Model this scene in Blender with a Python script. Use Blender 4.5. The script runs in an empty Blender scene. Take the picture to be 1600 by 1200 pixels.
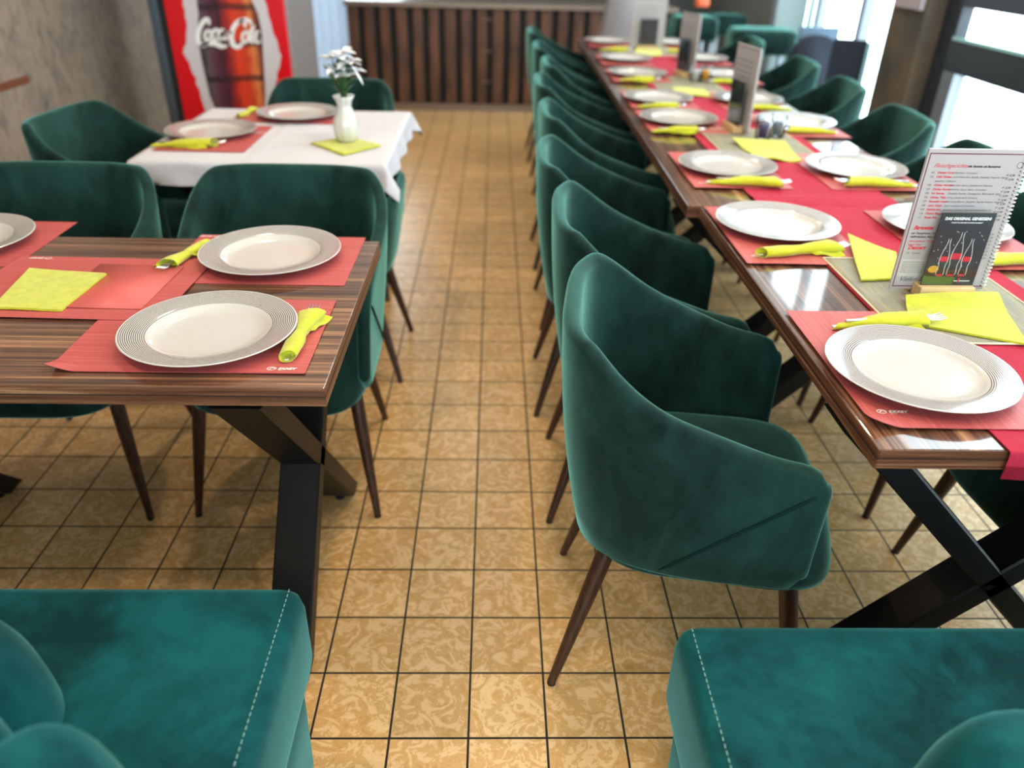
import bpy, bmesh, math, random
from mathutils import Vector, Matrix, noise
random.seed(7)
PI = math.pi
S = bpy.context.scene
COL = S.collection

# ------------------------------------------------------------------ camera, world, lights, exposure
CAM_F, TH, PS, RO, CH = 1211.57, .529460, .03118, .02583, 1.40964
_f = Vector((math.sin(PS)*math.cos(TH), math.cos(PS)*math.cos(TH), -math.sin(TH)))
_r0 = Vector((math.cos(PS), -math.sin(PS), 0)); _u0 = _r0.cross(_f)
_r = _r0*math.cos(RO)+_u0*math.sin(RO); _u = _u0*math.cos(RO)-_r0*math.sin(RO)
camd = bpy.data.cameras.new('camera'); cam = bpy.data.objects.new('camera', camd); COL.objects.link(cam)
camd.sensor_fit = 'HORIZONTAL'; camd.sensor_width = 36; camd.lens = CAM_F/1600*36
M = Matrix.Identity(4)
for i in range(3):
    M[i][0], M[i][1], M[i][2] = _r[i], _u[i], -_f[i]
M[2][3] = CH
cam.matrix_world = M
camd.clip_start = .05; camd.clip_end = 200
camd.dof.use_dof = True; camd.dof.focus_distance = 1.40; camd.dof.aperture_fstop = 2.0
S.camera = cam

W = bpy.data.worlds.new('daylight'); S.world = W; W.use_nodes = True
nt = W.node_tree; nt.nodes.clear()
wo = nt.nodes.new('ShaderNodeOutputWorld'); wb = nt.nodes.new('ShaderNodeBackground')
wb.inputs[0].default_value = (.80, .93, 1.0, 1); wb.inputs[1].default_value = 6.5
nt.links.new(wb.outputs[0], wo.inputs[0])
S.cycles.transparent_max_bounces = 24
S.view_settings.view_transform = 'Standard'; S.view_settings.look = 'None'
S.view_settings.exposure = 0.35; S.view_settings.gamma = 1; S.view_settings.use_curve_mapping = False
CEIL = 2.75
LAMPS = [(-1.2, 1.0), (.1, .2), (1.2, 1.2), (-.9, 3.2), (1.0, 3.3), (-.2, 5.6), (1.3, 5.6), (.1, 2.2)]
LAMP_W = 9
def portal(x, y, z, rot, sx, sy):
    l = bpy.data.lights.new('daylight_portal', 'AREA'); l.shape = 'RECTANGLE'; l.size = sx; l.size_y = sy
    l.cycles.is_portal = True
    o = bpy.data.objects.new('daylight_portal', l); o.location = (x, y, z); o.rotation_euler = rot; COL.objects.link(o)
XR = 2.3      # facade plane on the right
portal(XR+.12, 2.0, 1.4, (0, PI/2, 0), 2.6, 4.2)
portal(XR+.12, 5.9, 1.4, (0, PI/2, 0), 2.6, 2.4)
portal(0, -2.62, 1.55, (PI/2, 0, 0), 3.6, 2.1)

# ------------------------------------------------------------------ helpers
def un(px, py, z):
    d = _f+_r*((px-800)/CAM_F)+_u*((600-py)/CAM_F); t = (z-CH)/d.z; return Vector((d.x*t, d.y*t, z))
def uny(px, py, Y):
    d = _f+_r*((px-800)/CAM_F)+_u*((600-py)/CAM_F); t = Y/d.y; return Vector((d.x*t, Y, CH+d.z*t))
def lin(c): c /= 255; return c/12.92 if c <= .04045 else ((c+.055)/1.055)**2.4
def C(r, g, b): return (lin(r), lin(g), lin(b), 1)
def link(o, parent=None):
    COL.objects.link(o)
    if parent: o.parent = parent
    return o
def tag(o, label=None, cat=None, group=None, kind=None):
    if label: o['label'] = label
    if cat: o['category'] = cat
    if group: o['group'] = group
    if kind: o['kind'] = kind
    return o
def empty(name, loc=(0, 0, 0), rz=0, label=None, cat=None, group=None):
    o = bpy.data.objects.new(name, None); o.empty_display_size = .05; o.location = loc; o.rotation_euler = (0, 0, rz); link(o)
    return tag(o, label, cat, group)
def obj(name, vf, mat, parent=None, smooth=True, loc=None, rz=0, edge=None):
    v, f = vf; me = bpy.data.meshes.new(name); me.from_pydata([tuple(p) for p in v], [], f); me.update()
    bm = bmesh.new(); bm.from_mesh(me); bmesh.ops.recalc_face_normals(bm, faces=bm.faces); bm.to_mesh(me); bm.free()
    if smooth:
        for p in me.polygons: p.use_smooth = True
        if edge is not None: me.set_sharp_from_angle(angle=math.radians(edge))
    for m in (mat if isinstance(mat, (list, tuple)) else [mat]): me.materials.append(m)
    o = bpy.data.objects.new(name, me); link(o, parent)
    if loc is not None: o.location = loc
    o.rotation_euler = (0, 0, rz)
    return o
def copy_tree(o, parent=None):
    c = o.copy(); link(c); c.parent = parent
    for ch in [x for x in o.children]: copy_tree(ch, c)
    return c
def merge(*parts):
    V, F = [], []
    for v, f in parts:
        n = len(V); V += list(v); F += [[i+n for i in q] for q in f]
    return V, F
def xf(vf, m): return [m @ Vector(p) for p in vf[0]], vf[1]
def box(x0, x1, y0, y1, z0, z1, b=0):
    if b <= 0:
        v = [(x, y, z) for z in (z0, z1) for y in (y0, y1) for x in (x0, x1)]
        return v, [[0, 2, 3, 1], [4, 5, 7, 6], [0, 1, 5, 4], [2, 6, 7, 3], [0, 4, 6, 2], [1, 3, 7, 5]]
    bm = bmesh.new(); vs = [bm.verts.new(p) for p in box(x0, x1, y0, y1, z0, z1)[0]]
    for f in box(0, 1, 0, 1, 0, 1)[1]: bm.faces.new([vs[i] for i in f])
    bmesh.ops.recalc_face_normals(bm, faces=bm.faces)
    bmesh.ops.bevel(bm, geom=list(bm.edges), offset=b, segments=3, affect='EDGES', profile=.5)
    bm.verts.index_update(); r = ([v.co.copy() for v in bm.verts], [[v.index for v in f.verts] for f in bm.faces]); bm.free(); return r
def loft(rings, cap=True):
    n = len(rings[0]); V = [p for r in rings for p in r]; F = []
    for i in range(len(rings)-1):
        for j in range(n):
            k = (j+1) % n; F.append([i*n+j, i*n+k, (i+1)*n+k, (i+1)*n+j])
    if cap: F.append(list(range(n))[::-1]); F.append([(len(rings)-1)*n+j for j in range(n)])
    return V, F
def lathe(prof, n=48, fl=None):
    R = []
    for r, z in prof:
        R.append([Vector(((r*(1+(fl(2*PI*j/n, z) if fl else 0)))*math.cos(2*PI*j/n), (r*(1+(fl(2*PI*j/n, z) if fl else 0)))*math.sin(2*PI*j/n), z)) for j in range(n)])
    return loft(R)
def tube(pts, rad, n=8):
    pts = [Vector(p) for p in pts]; R = []; up = None
    for i, p in enumerate(pts):
        t = (pts[min(i+1, len(pts)-1)]-pts[max(i-1, 0)]).normalized()
        if up is None: up = t.orthogonal().normalized()
        a = (up-t*up.dot(t)).normalized(); up = a; b = t.cross(a); r = rad[i] if isinstance(rad, (list, tuple)) else rad
        R.append([p+(a*math.cos(2*PI*j/n)+b*math.sin(2*PI*j/n))*r for j in range(n)])
    return loft(R)
def sup(a, b, n, N=56, cx=0, cy=0):
    out = []
    for j in range(N):
        t = 2*PI*j/N; c, s = math.cos(t), math.sin(t)
        out.append((cx+a*math.copysign(abs(c)**(2/n), c), cy+b*math.copysign(abs(s)**(2/n), s)))
    return out
def pad(a, b, n, prof, N=56, cx=0, cy=0, zf=None):
    """rounded cushion: prof is a list of (z, inset)"""
    R = []
    for z, ins in prof:
        R.append([Vector((x, y, z+(zf(x, y, z) if zf else 0))) for x, y in sup(a-ins, b-ins, n, N, cx, cy)])
    return loft(R)
def slab(pts, t):
    """pts[i][j] top surface points; thickness t downwards"""
    m, n = len(pts), len(pts[0]); V = [Vector(p) for r in pts for p in r]; V += [p-Vector((0, 0, t)) for p in V]
    F = []; o = m*n
    for i in range(m-1):
        for j in range(n-1):
            a = i*n+j; F.append([a, a+1, a+n+1, a+n]); F.append([o+a, o+a+n, o+a+n+1, o+a+1])
    bd = [j for j in range(n)]+[i*n+n-1 for i in range(1, m)]+[(m-1)*n+j for j in range(n-2, -1, -1)]+[i*n for i in range(m-2, 0, -1)]
    for q in range(len(bd)):
        a, b = bd[q], bd[(q+1) % len(bd)]; F.append([a, o+a, o+b, b])
    return V, F
def sheet(c, nx, ny, zf, t):
    """c: four xy corners (00, 10, 11, 01)"""
    P = []
    for i in range(nx+1):
        row = []
        for j in range(ny+1):
            u, v = i/nx, j/ny
            x = sum(w*p[0] for w, p in zip(((1-u)*(1-v), u*(1-v), u*v, (1-u)*v), c)); y = sum(w*p[1] for w, p in zip(((1-u)*(1-v), u*(1-v), u*v, (1-u)*v), c))
            row.append((x, y, zf(u, v)))
        P.append(row)
    return slab(P, t)
def beam(p, q, wdir, w, t):
    """rectangular bar from p to q; w along wdir, t across"""
    p, q, wd = Vector(p), Vector(q), Vector(wdir).normalized(); d = (q-p).normalized(); s = d.cross(wd).normalized()
    c = .004; prof = [(-w/2+c, -t/2), (w/2-c, -t/2), (w/2, -t/2+c), (w/2, t/2-c), (w/2-c, t/2), (-w/2+c, t/2), (-w/2, t/2-c), (-w/2, -t/2+c)]
    R = []
    for e in (p, q):
        ring = []
        for a, b in prof:
            k = e+wd*a+s*b
            if abs(d.z) > .2: k = k+d*((e.z-k.z)/d.z)      # mitre flat to the floor
            ring.append(k)
        R.append(ring)
    return loft(R)
def ribbon(pts, w, y, sub=4):
    """flat lettering stroke in the xz plane at depth y (front facing -y)"""
    P = [Vector((p[0], p[1], 0)) for p in pts]; ws = list(w) if isinstance(w, (list, tuple)) else [w]*len(P)
    Q, WW = [], []
    for i in range(len(P)-1):
        p0, p1, p2, p3 = P[max(i-1, 0)], P[i], P[i+1], P[min(i+2, len(P)-1)]
        for k in range(sub):
            t = k/sub; Q.append(.5*((2*p1)+(p2-p0)*t+(2*p0-5*p1+4*p2-p3)*t*t+(3*p1-p0-3*p2+p3)*t**3)); WW.append(ws[i]*(1-t)+ws[i+1]*t)
    Q.append(P[-1]); WW.append(ws[-1]); V = []; F = []
    for i, q in enumerate(Q):
        t = (Q[min(i+1, len(Q)-1)]-Q[max(i-1, 0)]).normalized(); n = Vector((-t.y, t.x, 0))*WW[i]/2
        V += [(q.x+n.x, y, q.y+n.y), (q.x-n.x, y, q.y-n.y)]
        if i: F.append([2*i-2, 2*i-1, 2*i+1, 2*i])
    return V, F
def poly(pts, y): return [(p[0], y, p[1]) for p in pts], [list(range(len(pts)))]
_tc = {}
def text(s, x, z, size, y, shear=0, bold=0, align='LEFT'):
    """letters as a flat mesh standing in the xz plane, facing -y"""
    cu = bpy.data.curves.new('t', 'FONT'); cu.body = s; cu.size = size; cu.shear = shear; cu.offset = bold; cu.align_x = align; cu.resolution_u = 2
    o = bpy.data.objects.new('t', cu); COL.objects.link(o); bpy.context.view_layer.update()
    me = bpy.data.meshes.new_from_object(o.evaluated_get(bpy.context.evaluated_depsgraph_get()))
    r = ([(v.co.x+x, y, v.co.y+z) for v in me.vertices], [list(p.vertices) for p in me.polygons])
    bpy.data.objects.remove(o); bpy.data.curves.remove(cu); bpy.data.meshes.remove(me); return r

# ------------------------------------------------------------------ materials
def mat(name, col=(.5, .5, .5, 1), rough=.5, **kw):
    m = bpy.data.materials.new(name); m.use_nodes = True; b = m.node_tree.nodes['Principled BSDF']
    b.inputs['Base Color'].default_value = col; b.inputs['Roughness'].default_value = rough
    for k, v in kw.items():
        b.inputs[k.replace('_', ' ')].default_value = v
    return m
class N:
    def __init__(s, m): s.t = m.node_tree; s.b = s.t.nodes['Principled BSDF']
    def __call__(s, typ, ins=None, **kw):
        n = s.t.nodes.new('ShaderNode'+typ)
        for k, v in kw.items(): setattr(n, k, v)
        for k, v in (ins or {}).items():
            if isinstance(v, bpy.types.NodeSocket): s.t.links.new(v, n.inputs[k])
            else: n.inputs[k].default_value = v
        return n
    def math(s, op, a, b=0, c=0):
        n = s('Math', {0: a, 1: b, 2: c}, operation=op); return n.outputs[0]
    def ramp(s, f, stops, interp='LINEAR'):
        n = s('ValToRGB', {0: f}); n.color_ramp.interpolation = interp; e = n.color_ramp.elements
        while len(e) < len(stops): e.new(.5)
        for q, (p, c) in zip(e, stops): q.position = p; q.color = c if len(c) == 4 else (*c, 1)
        return n.outputs[0]
    def coord(s, scale=(1, 1, 1), kind='Object', loc=(0, 0, 0), rot=(0, 0, 0)):
        tc = s('TexCoord'); return s('Mapping', {0: tc.outputs[kind], 1: loc, 2: rot, 3: scale}).outputs[0]
    def noise(s, vec, scale, detail=3, rough=.5, dist=0, out=0):
        return s('TexNoise', {'Vector': vec, 'Scale': scale, 'Detail': detail, 'Roughness': rough, 'Distortion': dist}).outputs[out]
    def to(s, sock, name): s.t.links.new(sock, s.b.inputs[name])
    def bump(s, h, strength, dist=.01):
        n = s('Bump', {'Height': h, 'Strength': strength, 'Distance': dist}); s.t.links.new(n.outputs[0], s.b.inputs['Normal'])
def mixc(n, f, a, b, mode='MIX'):
    m = n('Mix', {0: f}, data_type='RGBA', blend_type=mode)
    for i, v in ((6, a), (7, b)):
        if isinstance(v, bpy.types.NodeSocket): n.t.links.new(v, m.inputs[i])
        else: m.inputs[i].default_value = v
    return m.outputs[2]

def velvet(name, dark, light, sheen, sw=.6, sc=1.0):
    m = mat(name, dark, .78); n = N(m)
    v = n.coord((1, 1, .55))
    a = n.noise(v, 3.4*sc, 3, .5, .5); b = n.noise(v, 26*sc, 4, .6); g = n.noise(n.coord(), 900, 2, .5)
    b3 = n.noise(n.coord((1, 1, .45)), 11*sc, 5, .65, 1.2)
    f = n.math('ADD', n.math('MULTIPLY', a, .5), n.math('ADD', n.math('MULTIPLY', b, .2), n.math('MULTIPLY', b3, .3)))
    c = n.ramp(f, [(.40, dark), (.61, light)])
    n.to(c, 'Base Color')
    n.b.inputs['Sheen Weight'].default_value = sw; n.b.inputs['Sheen Roughness'].default_value = .38; n.b.inputs['Sheen Tint'].default_value = sheen
    n.b.inputs['Specular IOR Level'].default_value = .12
    n.bump(n.math('ADD', g, n.math('MULTIPLY', a, 2)), .18, .0015)
    return m
V_CHAIR = velvet('green_velvet', C(8, 26, 24), C(30, 62, 57), C(140, 214, 202), .85)
V_BENCH = velvet('daylit_green_velvet', C(2, 48, 52), C(12, 88, 92), C(130, 210, 212), .6)  # green chair velvet recoloured; the benches' cooler, brighter daylight is put into the colour
V_SEAM = velvet('dark_seam_velvet', C(8, 30, 28), C(12, 40, 38), C(80, 140, 130), .3)

def wood(name, c0, c1, c2, rough=.2, coat=.35, sc=(.6, 38, 38)):
    m = mat(name, c1, rough); n = N(m)
    v = n.coord(sc); a = n.noise(v, 1.6, 6, .62, .5); v2 = n.coord([q*(1.5 if q < 3 else 3.9) for q in sc]); b = n.noise(v2, 1.2, 3, .6)
    f = n.math('ADD', n.math('MULTIPLY', a, .72), n.math('MULTIPLY', b, .28))
    n.to(n.ramp(f, [(.40, c0), (.48, c1), (.55, c2), (.64, C(186, 138, 100))]), 'Base Color')
    n.b.inputs['Coat Weight'].default_value = coat; n.b.inputs['Coat Roughness'].default_value = .04; n.b.inputs['Coat IOR'].default_value = 1.55
    return m
WALNUT = wood('walnut_laminate', C(56, 34, 26), C(96, 62, 44), C(128, 88, 64), .28, 1.0)
WALNUT_EDGE = wood('walnut_edge', C(74, 42, 28), C(100, 62, 42), C(120, 78, 54), .35, .1, (1.2, 1.2, 60))
EDGE_DARK = mat('edge_groove', C(38, 20, 14), .5)
LEGWOOD = mat('dark_leg_wood', C(58, 34, 24), .38); _n = N(LEGWOOD)
_n.to(_n.ramp(_n.noise(_n.coord((60, 60, 4)), 2, 4), [(.3, C(38, 22, 17)), (.7, C(78, 46, 32))]), 'Base Color')
STEEL_BLK = mat('black_powder_steel', C(13, 13, 15), .42, Specular_IOR_Level=.3)
RUBBER = mat('black_rubber', C(20, 20, 20), .7)
CHROME = mat('cutlery_steel', (.86, .86, .88, 1), .32, Metallic=1)
WHITE_CER = mat('white_ceramic', C(214, 210, 206), .12, Coat_Weight=.4)
PLATE = mat('ringed_plate', C(205, 202, 198), .14, Coat_Weight=.1); _n = N(PLATE)
_v = _n('SeparateXYZ', {0: _n.coord()}); _rad = _n.math('SQRT', _n.math('ADD', _n.math('POWER', _v.outputs[0], 2), _n.math('POWER', _v.outputs[1], 2)))
_fr = _n.math('FRACT', _n.math('MULTIPLY', _rad, 1/.0034)); _line = _n.math('MULTIPLY', _n.math('GREATER_THAN', _fr, .56), _n.math('MULTIPLY', _n.math('GREATER_THAN', _rad, .1095), _n.math('LESS_THAN', _rad, .1535)))
_n.to(mixc(_n, _line, C(200, 197, 194), C(88, 78, 84)), 'Base Color')
YEL = mat('lime_napkin', C(196, 204, 40), .85, Sheen_Weight=.3); _n = N(YEL)
_n.to(_n.ramp(_n.noise(_n.coord(), 60, 3), [(.3, C(180, 184, 14)), (.7, C(198, 200, 34))]), 'Base Color'); _n.bump(_n.noise(_n.coord(), 700, 3), .4, .001)
_n.b.inputs['Subsurface Weight'].default_value = .0
CORAL = mat('coral_placemat', C(206, 84, 78), .5); _n = N(CORAL)
_w = _n.noise(_n.coord((1.2, 260, 1)), 1.5, 2, .5); _w2 = _n.noise(_n.coord((900, 900, 900)), 1, 1)
_n.to(_n.ramp(_n.math('ADD', _n.math('MULTIPLY', _w, .8), _n.math('MULTIPLY', _w2, .2)), [(.34, C(176, 74, 74)), (.5, C(186, 84, 84)), (.68, C(200, 106, 103))]), 'Base Color'); _n.bump(_w, .2, .001)
CORAL2 = mat('pale_coral_print', C(202, 94, 90), .45)
RED = mat('crimson_runner', C(196, 26, 62), .85); _n = N(RED)
_n.to(_n.ramp(_n.noise(_n.coord((200, 6, 1)), 2, 3), [(.3, C(160, 10, 44)), (.7, C(182, 18, 58))]), 'Base Color'); _n.bump(_n.noise(_n.coord(), 600, 3), .3, .001)
GREYMAT = mat('sage_grey_mat', C(146, 142, 124), .7); _n = N(GREYMAT)
_n.to(_n.ramp(_n.noise(_n.coord((140, 5, 1)), 2, 3), [(.35, C(126, 128, 120)), (.52, C(142, 138, 118)), (.68, C(166, 150, 108))]), 'Base Color')
CREAM = mat('cream_border', C(226, 214, 186), .7)
WCLOTH = mat('white_tablecloth', C(206, 204, 212), .8, Sheen_Weight=.2); _n = N(WCLOTH)
_n.bump(_n.math('ADD', _n.noise(_n.coord(), 500, 2), _n.math('MULTIPLY', _n.noise(_n.coord(), 9, 4, .6, .6), 3)), .35, .004)
PAPER = mat('menu_paper', C(172, 166, 167), .35); MAROON = mat('maroon_print', C(110, 30, 56), .5); INK = mat('dark_print', C(60, 56, 60), .6)
REDINK = mat('red_print', C(206, 40, 62), .6); BLACKCARD = mat('charcoal_card', C(58, 60, 64), .25); WHITEINK = mat('white_print', C(240, 240, 240), .5)
ORANGE = mat('orange_print', C(206, 150, 50), .5); GREENP = mat('olive_print', C(86, 104, 44), .5); PALEINK = mat('pale_print', C(186, 170, 164), .5)
PINEW = mat('light_block_wood', C(206, 172, 124), .5); _n = N(PINEW); _n.to(_n.ramp(_n.noise(_n.coord((4, 80, 80)), 2, 3), [(.3, C(192, 156, 108)), (.7, C(222, 192, 146))]), 'Base Color')
GLASS = mat('clear_glass', (.95, .98, .98, 1), .02, Transmission_Weight=1, IOR=1.45)
ACRYL = mat('clear_acrylic', (.97, .98, .98, 1), .05, Transmission_Weight=1, IOR=1.2)
PURPLE = mat('purple_label', C(84, 62, 110), .5); ORSPICE = mat('orange_spice', C(226, 150, 30), .6)
LEAFG = mat('leaf_green', C(52, 92, 52), .5); LEAFL = mat('light_leaf_green', C(118, 140, 70), .5); PETAL = mat('white_petal', C(238, 240, 246), .6, Subsurface_Weight=.1)
WINFRAME = mat('dark_window_frame', C(44, 50, 60), .45); ALU = mat('grey_aluminium', C(128, 134, 146), .4, Metallic=.3)
METAL_TOP = mat('brushed_metal_trim', C(140, 122, 110), .35, Metallic=.5)
SLAT = mat('brown_slat_wood', C(92, 58, 42), .5); _n = N(SLAT)
_n.to(_n.ramp(_n.noise(_n.coord((11, 1, 3)), 1, 4), [(.3, C(60, 38, 30)), (.7, C(112, 72, 50))]), 'Base Color')
BLACKB = mat('black_backing', C(16, 15, 18), .7); NAVY = mat('navy_fabric', C(18, 28, 46), .7); BLUEGREY = mat('blue_grey_panel', C(96, 120, 142), .5)
WOVEN = mat('grey_woven_fabric', C(140, 134, 138), .85); _n = N(WOVEN)
_n.to(_n.ramp(_n('TexWave', {'Vector': _n.coord((1, 1, .5), rot=(0, .5, 0)), 'Scale': 22, 'Distortion': 1.5}).outputs[1], [(.2, C(112, 106, 112)), (.8, C(160, 154, 156))]), 'Base Color')
PALEWALL = mat('grey_plaster', C(120, 122, 122), .8); WHITEWALL = mat('ceiling_paint', C(214, 208, 198), .9)
DARKWALL = mat('dark_back_wall', C(104, 112, 116), .8)
REDP = mat('red_door_print', C(214, 10, 26), .25); GLOWP = mat('white_splash_print', C(206, 200, 206), .4)
_n = N(REDP); BLUEFILM = mat('blue_film', C(120, 205, 235), .1, Transmission_Weight=.8, IOR=1.01)
ORRED = mat('orange_cloth', C(226, 104, 66), .7); SHEER = mat('sheer_curtain', C(214, 226, 240), .9)
_n = N(SHEER)
_ck = _n('TexWave', {'Vector': _n.coord((1, 1, 1)), 'Scale': 16}, bands_direction='Z').outputs[1]
_cc = mixc(_n, _ck, C(170, 196, 232), C(240, 244, 252)); _n.to(_cc, 'Base Color')
_tl = _n('BsdfTranslucent', {0: _cc}); _mx = _n('MixShader', {0: .75, 1: _n.b.outputs[0], 2: _tl.outputs[0]}); _n.t.links.new(_mx.outputs[0], _n.t.nodes['Material Output'].inputs[0])
def thin_glass(name, tint, gl):
    m = bpy.data.materials.new(name); m.use_nodes = True; t = m.node_tree; t.nodes.clear()
    o = t.nodes.new('ShaderNodeOutputMaterial'); x = t.nodes.new('ShaderNodeMixShader'); a = t.nodes.new('ShaderNodeBsdfTransparent'); g = t.nodes.new('ShaderNodeBsdfGlossy'); g.inputs['Roughness'].default_value = .03
    lw = t.nodes.new('ShaderNodeLayerWeight'); lw.inputs[0].default_value = gl
    a.inputs[0].default_value = tint; t.links.new(lw.outputs[0], x.inputs[0]); t.links.new(a.outputs[0], x.inputs[1]); t.links.new(g.outputs[0], x.inputs[2]); t.links.new(x.outputs[0], o.inputs[0]); return m
GLASS = thin_glass('clear_glass', (.93, .97, .97, 1), .25); ACRYL = thin_glass('clear_acrylic', (.97, .98, .98, 1), .08)

# floor tiles
T = .159; GX, GY = -.0389, .9907
FLOOR = mat('marbled_ochre_tile', C(205, 160, 95), .22); n = N(FLOOR)
xyz = n('SeparateXYZ', {0: n.coord()})
gx = n.math('DIVIDE', n.math('SUBTRACT', xyz.outputs[0], GX-40*T), T); gy = n.math('DIVIDE', n.math('SUBTRACT', xyz.outputs[1], GY-40*T), T)
ex = n.math('ABSOLUTE', n.math('SUBTRACT', n.math('FRACT', gx), .5)); ey = n.math('ABSOLUTE', n.math('SUBTRACT', n.math('FRACT', gy), .5))
edge = n.math('MAXIMUM', ex, ey)
cell = n('CombineXYZ', {0: n.math('FLOOR', gx), 1: n.math('FLOOR', gy), 2: 0.0}); wn = n('TexWhiteNoise', {0: cell.outputs[0]}, noise_dimensions='3D')
vo = n('VectorMath', {0: n.coord(), 1: n('VectorMath', {0: wn.outputs[1], 'Scale': 9.0}, operation='SCALE').outputs[0]}, operation='ADD').outputs[0]
a = n.noise(vo, 19, 6, .62, 2.6); b2 = n.noise(vo, 55, 4, .6, 2.0)
mb = n.math('ADD', n.math('MULTIPLY', a, .78), n.math('MULTIPLY', b2, .22))
tilec = n.ramp(mb, [(.40, C(238, 200, 148)), (.485, C(232, 192, 138)), (.505, C(204, 158, 96)), (.53, C(220, 176, 116)), (.62, C(206, 156, 90))])
tint = n.math('MULTIPLY_ADD', wn.outputs[0], .14, .90)
tilec = mixc(n, 1.0, tilec, n('CombineXYZ', {0: tint, 1: tint, 2: tint}).outputs[0], 'MULTIPLY')
rim = n.math('MULTIPLY', n.math('GREATER_THAN', edge, .478), .5); tilec = mixc(n, rim, tilec, C(236, 198, 140))
isg = n.math('GREATER_THAN', edge, .4845)
n.to(mixc(n, isg, tilec, C(38, 26, 20)), 'Base Color')
n.to(n.math('MULTIPLY_ADD', isg, .55, .3), 'Roughness')
n.bump(n.math('ADD', n.math('MULTIPLY', isg, -1), n.math('MULTIPLY', mb, .1)), .5, .002)

# rustic wall
RUST = mat('rustic_stone_wall', C(110, 95, 82), .75); n = N(RUST)
a = n.noise(n.coord((1, 1, .6)), 7, 9, .78, .4); b = n.noise(n.coord((1, 1, .5)), 30, 6, .7)
n.to(n.ramp(n.math('ADD', n.math('MULTIPLY', a, .6), n.math('MULTIPLY', b, .4)), [(.36, C(84, 76, 72)), (.46, C(124, 112, 102)), (.54, C(148, 130, 114)), (.60, C(136, 132, 116)), (.68, C(176, 148, 118))]), 'Base Color')
n.bump(b, .5, .01)

# ------------------------------------------------------------------ setting
def struct(name, vf, m, parent=None, smooth=False):
    o = obj(name, vf, m, parent, smooth)
    if not parent: o['kind'] = 'structure'
    return o
XL, YF, YB = -2.1, -2.6, 9.2
struct('floor', merge(box(XL-.1, XR+.1, YF-.1, YB+.1, -.1, 0)), FLOOR)
struct('ceiling', merge(box(XL-.1, XR+.1, YF-.1, YB+.1, CEIL, CEIL+.1)), WHITEWALL)
struct('wall_left', box(XL-.1, XL, YF-.1, YB+.1, 0, CEIL), RUST)
def wall_with_holes(name, x0, x1, y0, y1, holes, m):
    P = []; x = x0
    for a, b, z0, z1 in holes: P += [box(x, a, y0, y1, 0, CEIL), box(a, b, y0, y1, 0, z0), box(a, b, y0, y1, z1, CEIL)]; x = b
    return struct(name, merge(*P, box(x, x1, y0, y1, 0, CEIL)), m)
wall_with_holes('wall_back', XL-.1, XR+.1, YB, YB+.1, ((XL+.05, -.95, .15, 2.6),), DARKWALL)
# wall behind the camera with a large window opening
struct('wall_front', merge(box(XL-.1, -1.8, YF-.1, YF, 0, CEIL), box(1.8, XR+.1, YF-.1, YF, 0, CEIL), box(-1.8, 1.8, YF-.1, YF, 0, .5), box(-1.8, 1.8, YF-.1, YF, 2.6, CEIL)), PALEWALL)
w = empty('window_1'); w['kind'] = 'structure'
obj('window_frame', merge(box(-1.8, 1.8, YF-.08, YF-.03, .5, .56), box(-1.8, 1.8, YF-.08, YF-.03, 2.54, 2.6), box(-1.8, -1.74, YF-.08, YF-.03, .5, 2.6), box(1.74, 1.8, YF-.08, YF-.03, .5, 2.6), box(-.03, .03, YF-.08, YF-.03, .5, 2.6)), WINFRAME, w, False)
# right facade: low strip, pillar, headers
struct('wall_right', merge(box(XR, XR+.1, YF-.1, -.2, 0, CEIL), box(XR, XR+.1, -.2, 7.1, 2.66, CEIL), box(XR, XR+.1, -.2, 7.1, 0, .06), box(XR, XR+.1, 7.1, YB+.1, 0, CEIL)), PALEWALL)
PILL = mat('brown_grey_pillar', C(84, 78, 70), .8); n = N(PILL); n.to(n.ramp(n.noise(n.coord(), 4, 4), [(.3, C(66, 66, 62)), (.7, C(104, 86, 72))]), 'Base Color')
struct('trim_1', box(XR-.10, XR+.1, 4.34, 4.72, 0, CEIL), PILL)
d = empty('door_1'); d['kind'] = 'structure'
xa, xb = XR+.0, XR+.06
obj('door_frame', merge(box(xa, xb, 4.18, 4.34, .06, 2.66), box(xa, xb, -.2, 4.18, .06, .14), box(xa, xb, -.2, 4.18, .84, .985), box(xa, xb, -.2, 4.18, 1.135, 1.40), box(xa, xb, -.2, 4.18, 2.56, 2.66), box(xa, xb, 1.9, 2.02, .06, 2.66), box(xa, xb, -.2, -.1, .06, 2.66)), WINFRAME, d, False)
obj('door_strip', box(xa-.01, xa+.05, 4.07, 4.18, .14, .84), ALU, d, False)
obj('rail_edge', box(xa-.012, xa+.0, 2.02, 4.18, .985, 1.0), mat('mint_edge', C(150, 205, 210), .4), d, False)
w = empty('window_2'); w['kind'] = 'structure'
obj('window_frame', merge(box(xa, xb, 4.72, 7.1, .06, .12), box(xa, xb, 5.30, 5.37, .06, 2.66), box(xa, xb, 6.04, 6.12, .06, 2.66), box(xa, xb, 7.02, 7.1, .06, 2.66)), ALU, w, False)
PANE = bpy.data.materials.new('window_glass'); PANE.use_nodes = True; _t = PANE.node_tree; _t.nodes.clear()
_o = _t.nodes.new('ShaderNodeOutputMaterial'); _m = _t.nodes.new('ShaderNodeMixShader'); _a = _t.nodes.new('ShaderNodeBsdfTransparent'); _g = _t.nodes.new('ShaderNodeBsdfGlossy'); _g.inputs['Roughness'].default_value = .02
_a.inputs[0].default_value = (.95, .98, .98, 1); _m.inputs[0].default_value = .06; _t.links.new(_a.outputs[0], _m.inputs[1]); _t.links.new(_g.outputs[0], _m.inputs[2]); _t.links.new(_m.outputs[0], _o.inputs[0])
obj('pane', box(xa+.025, xa+.031, 4.73, 7.02, .12, 2.66), PANE, w, False)
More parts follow.
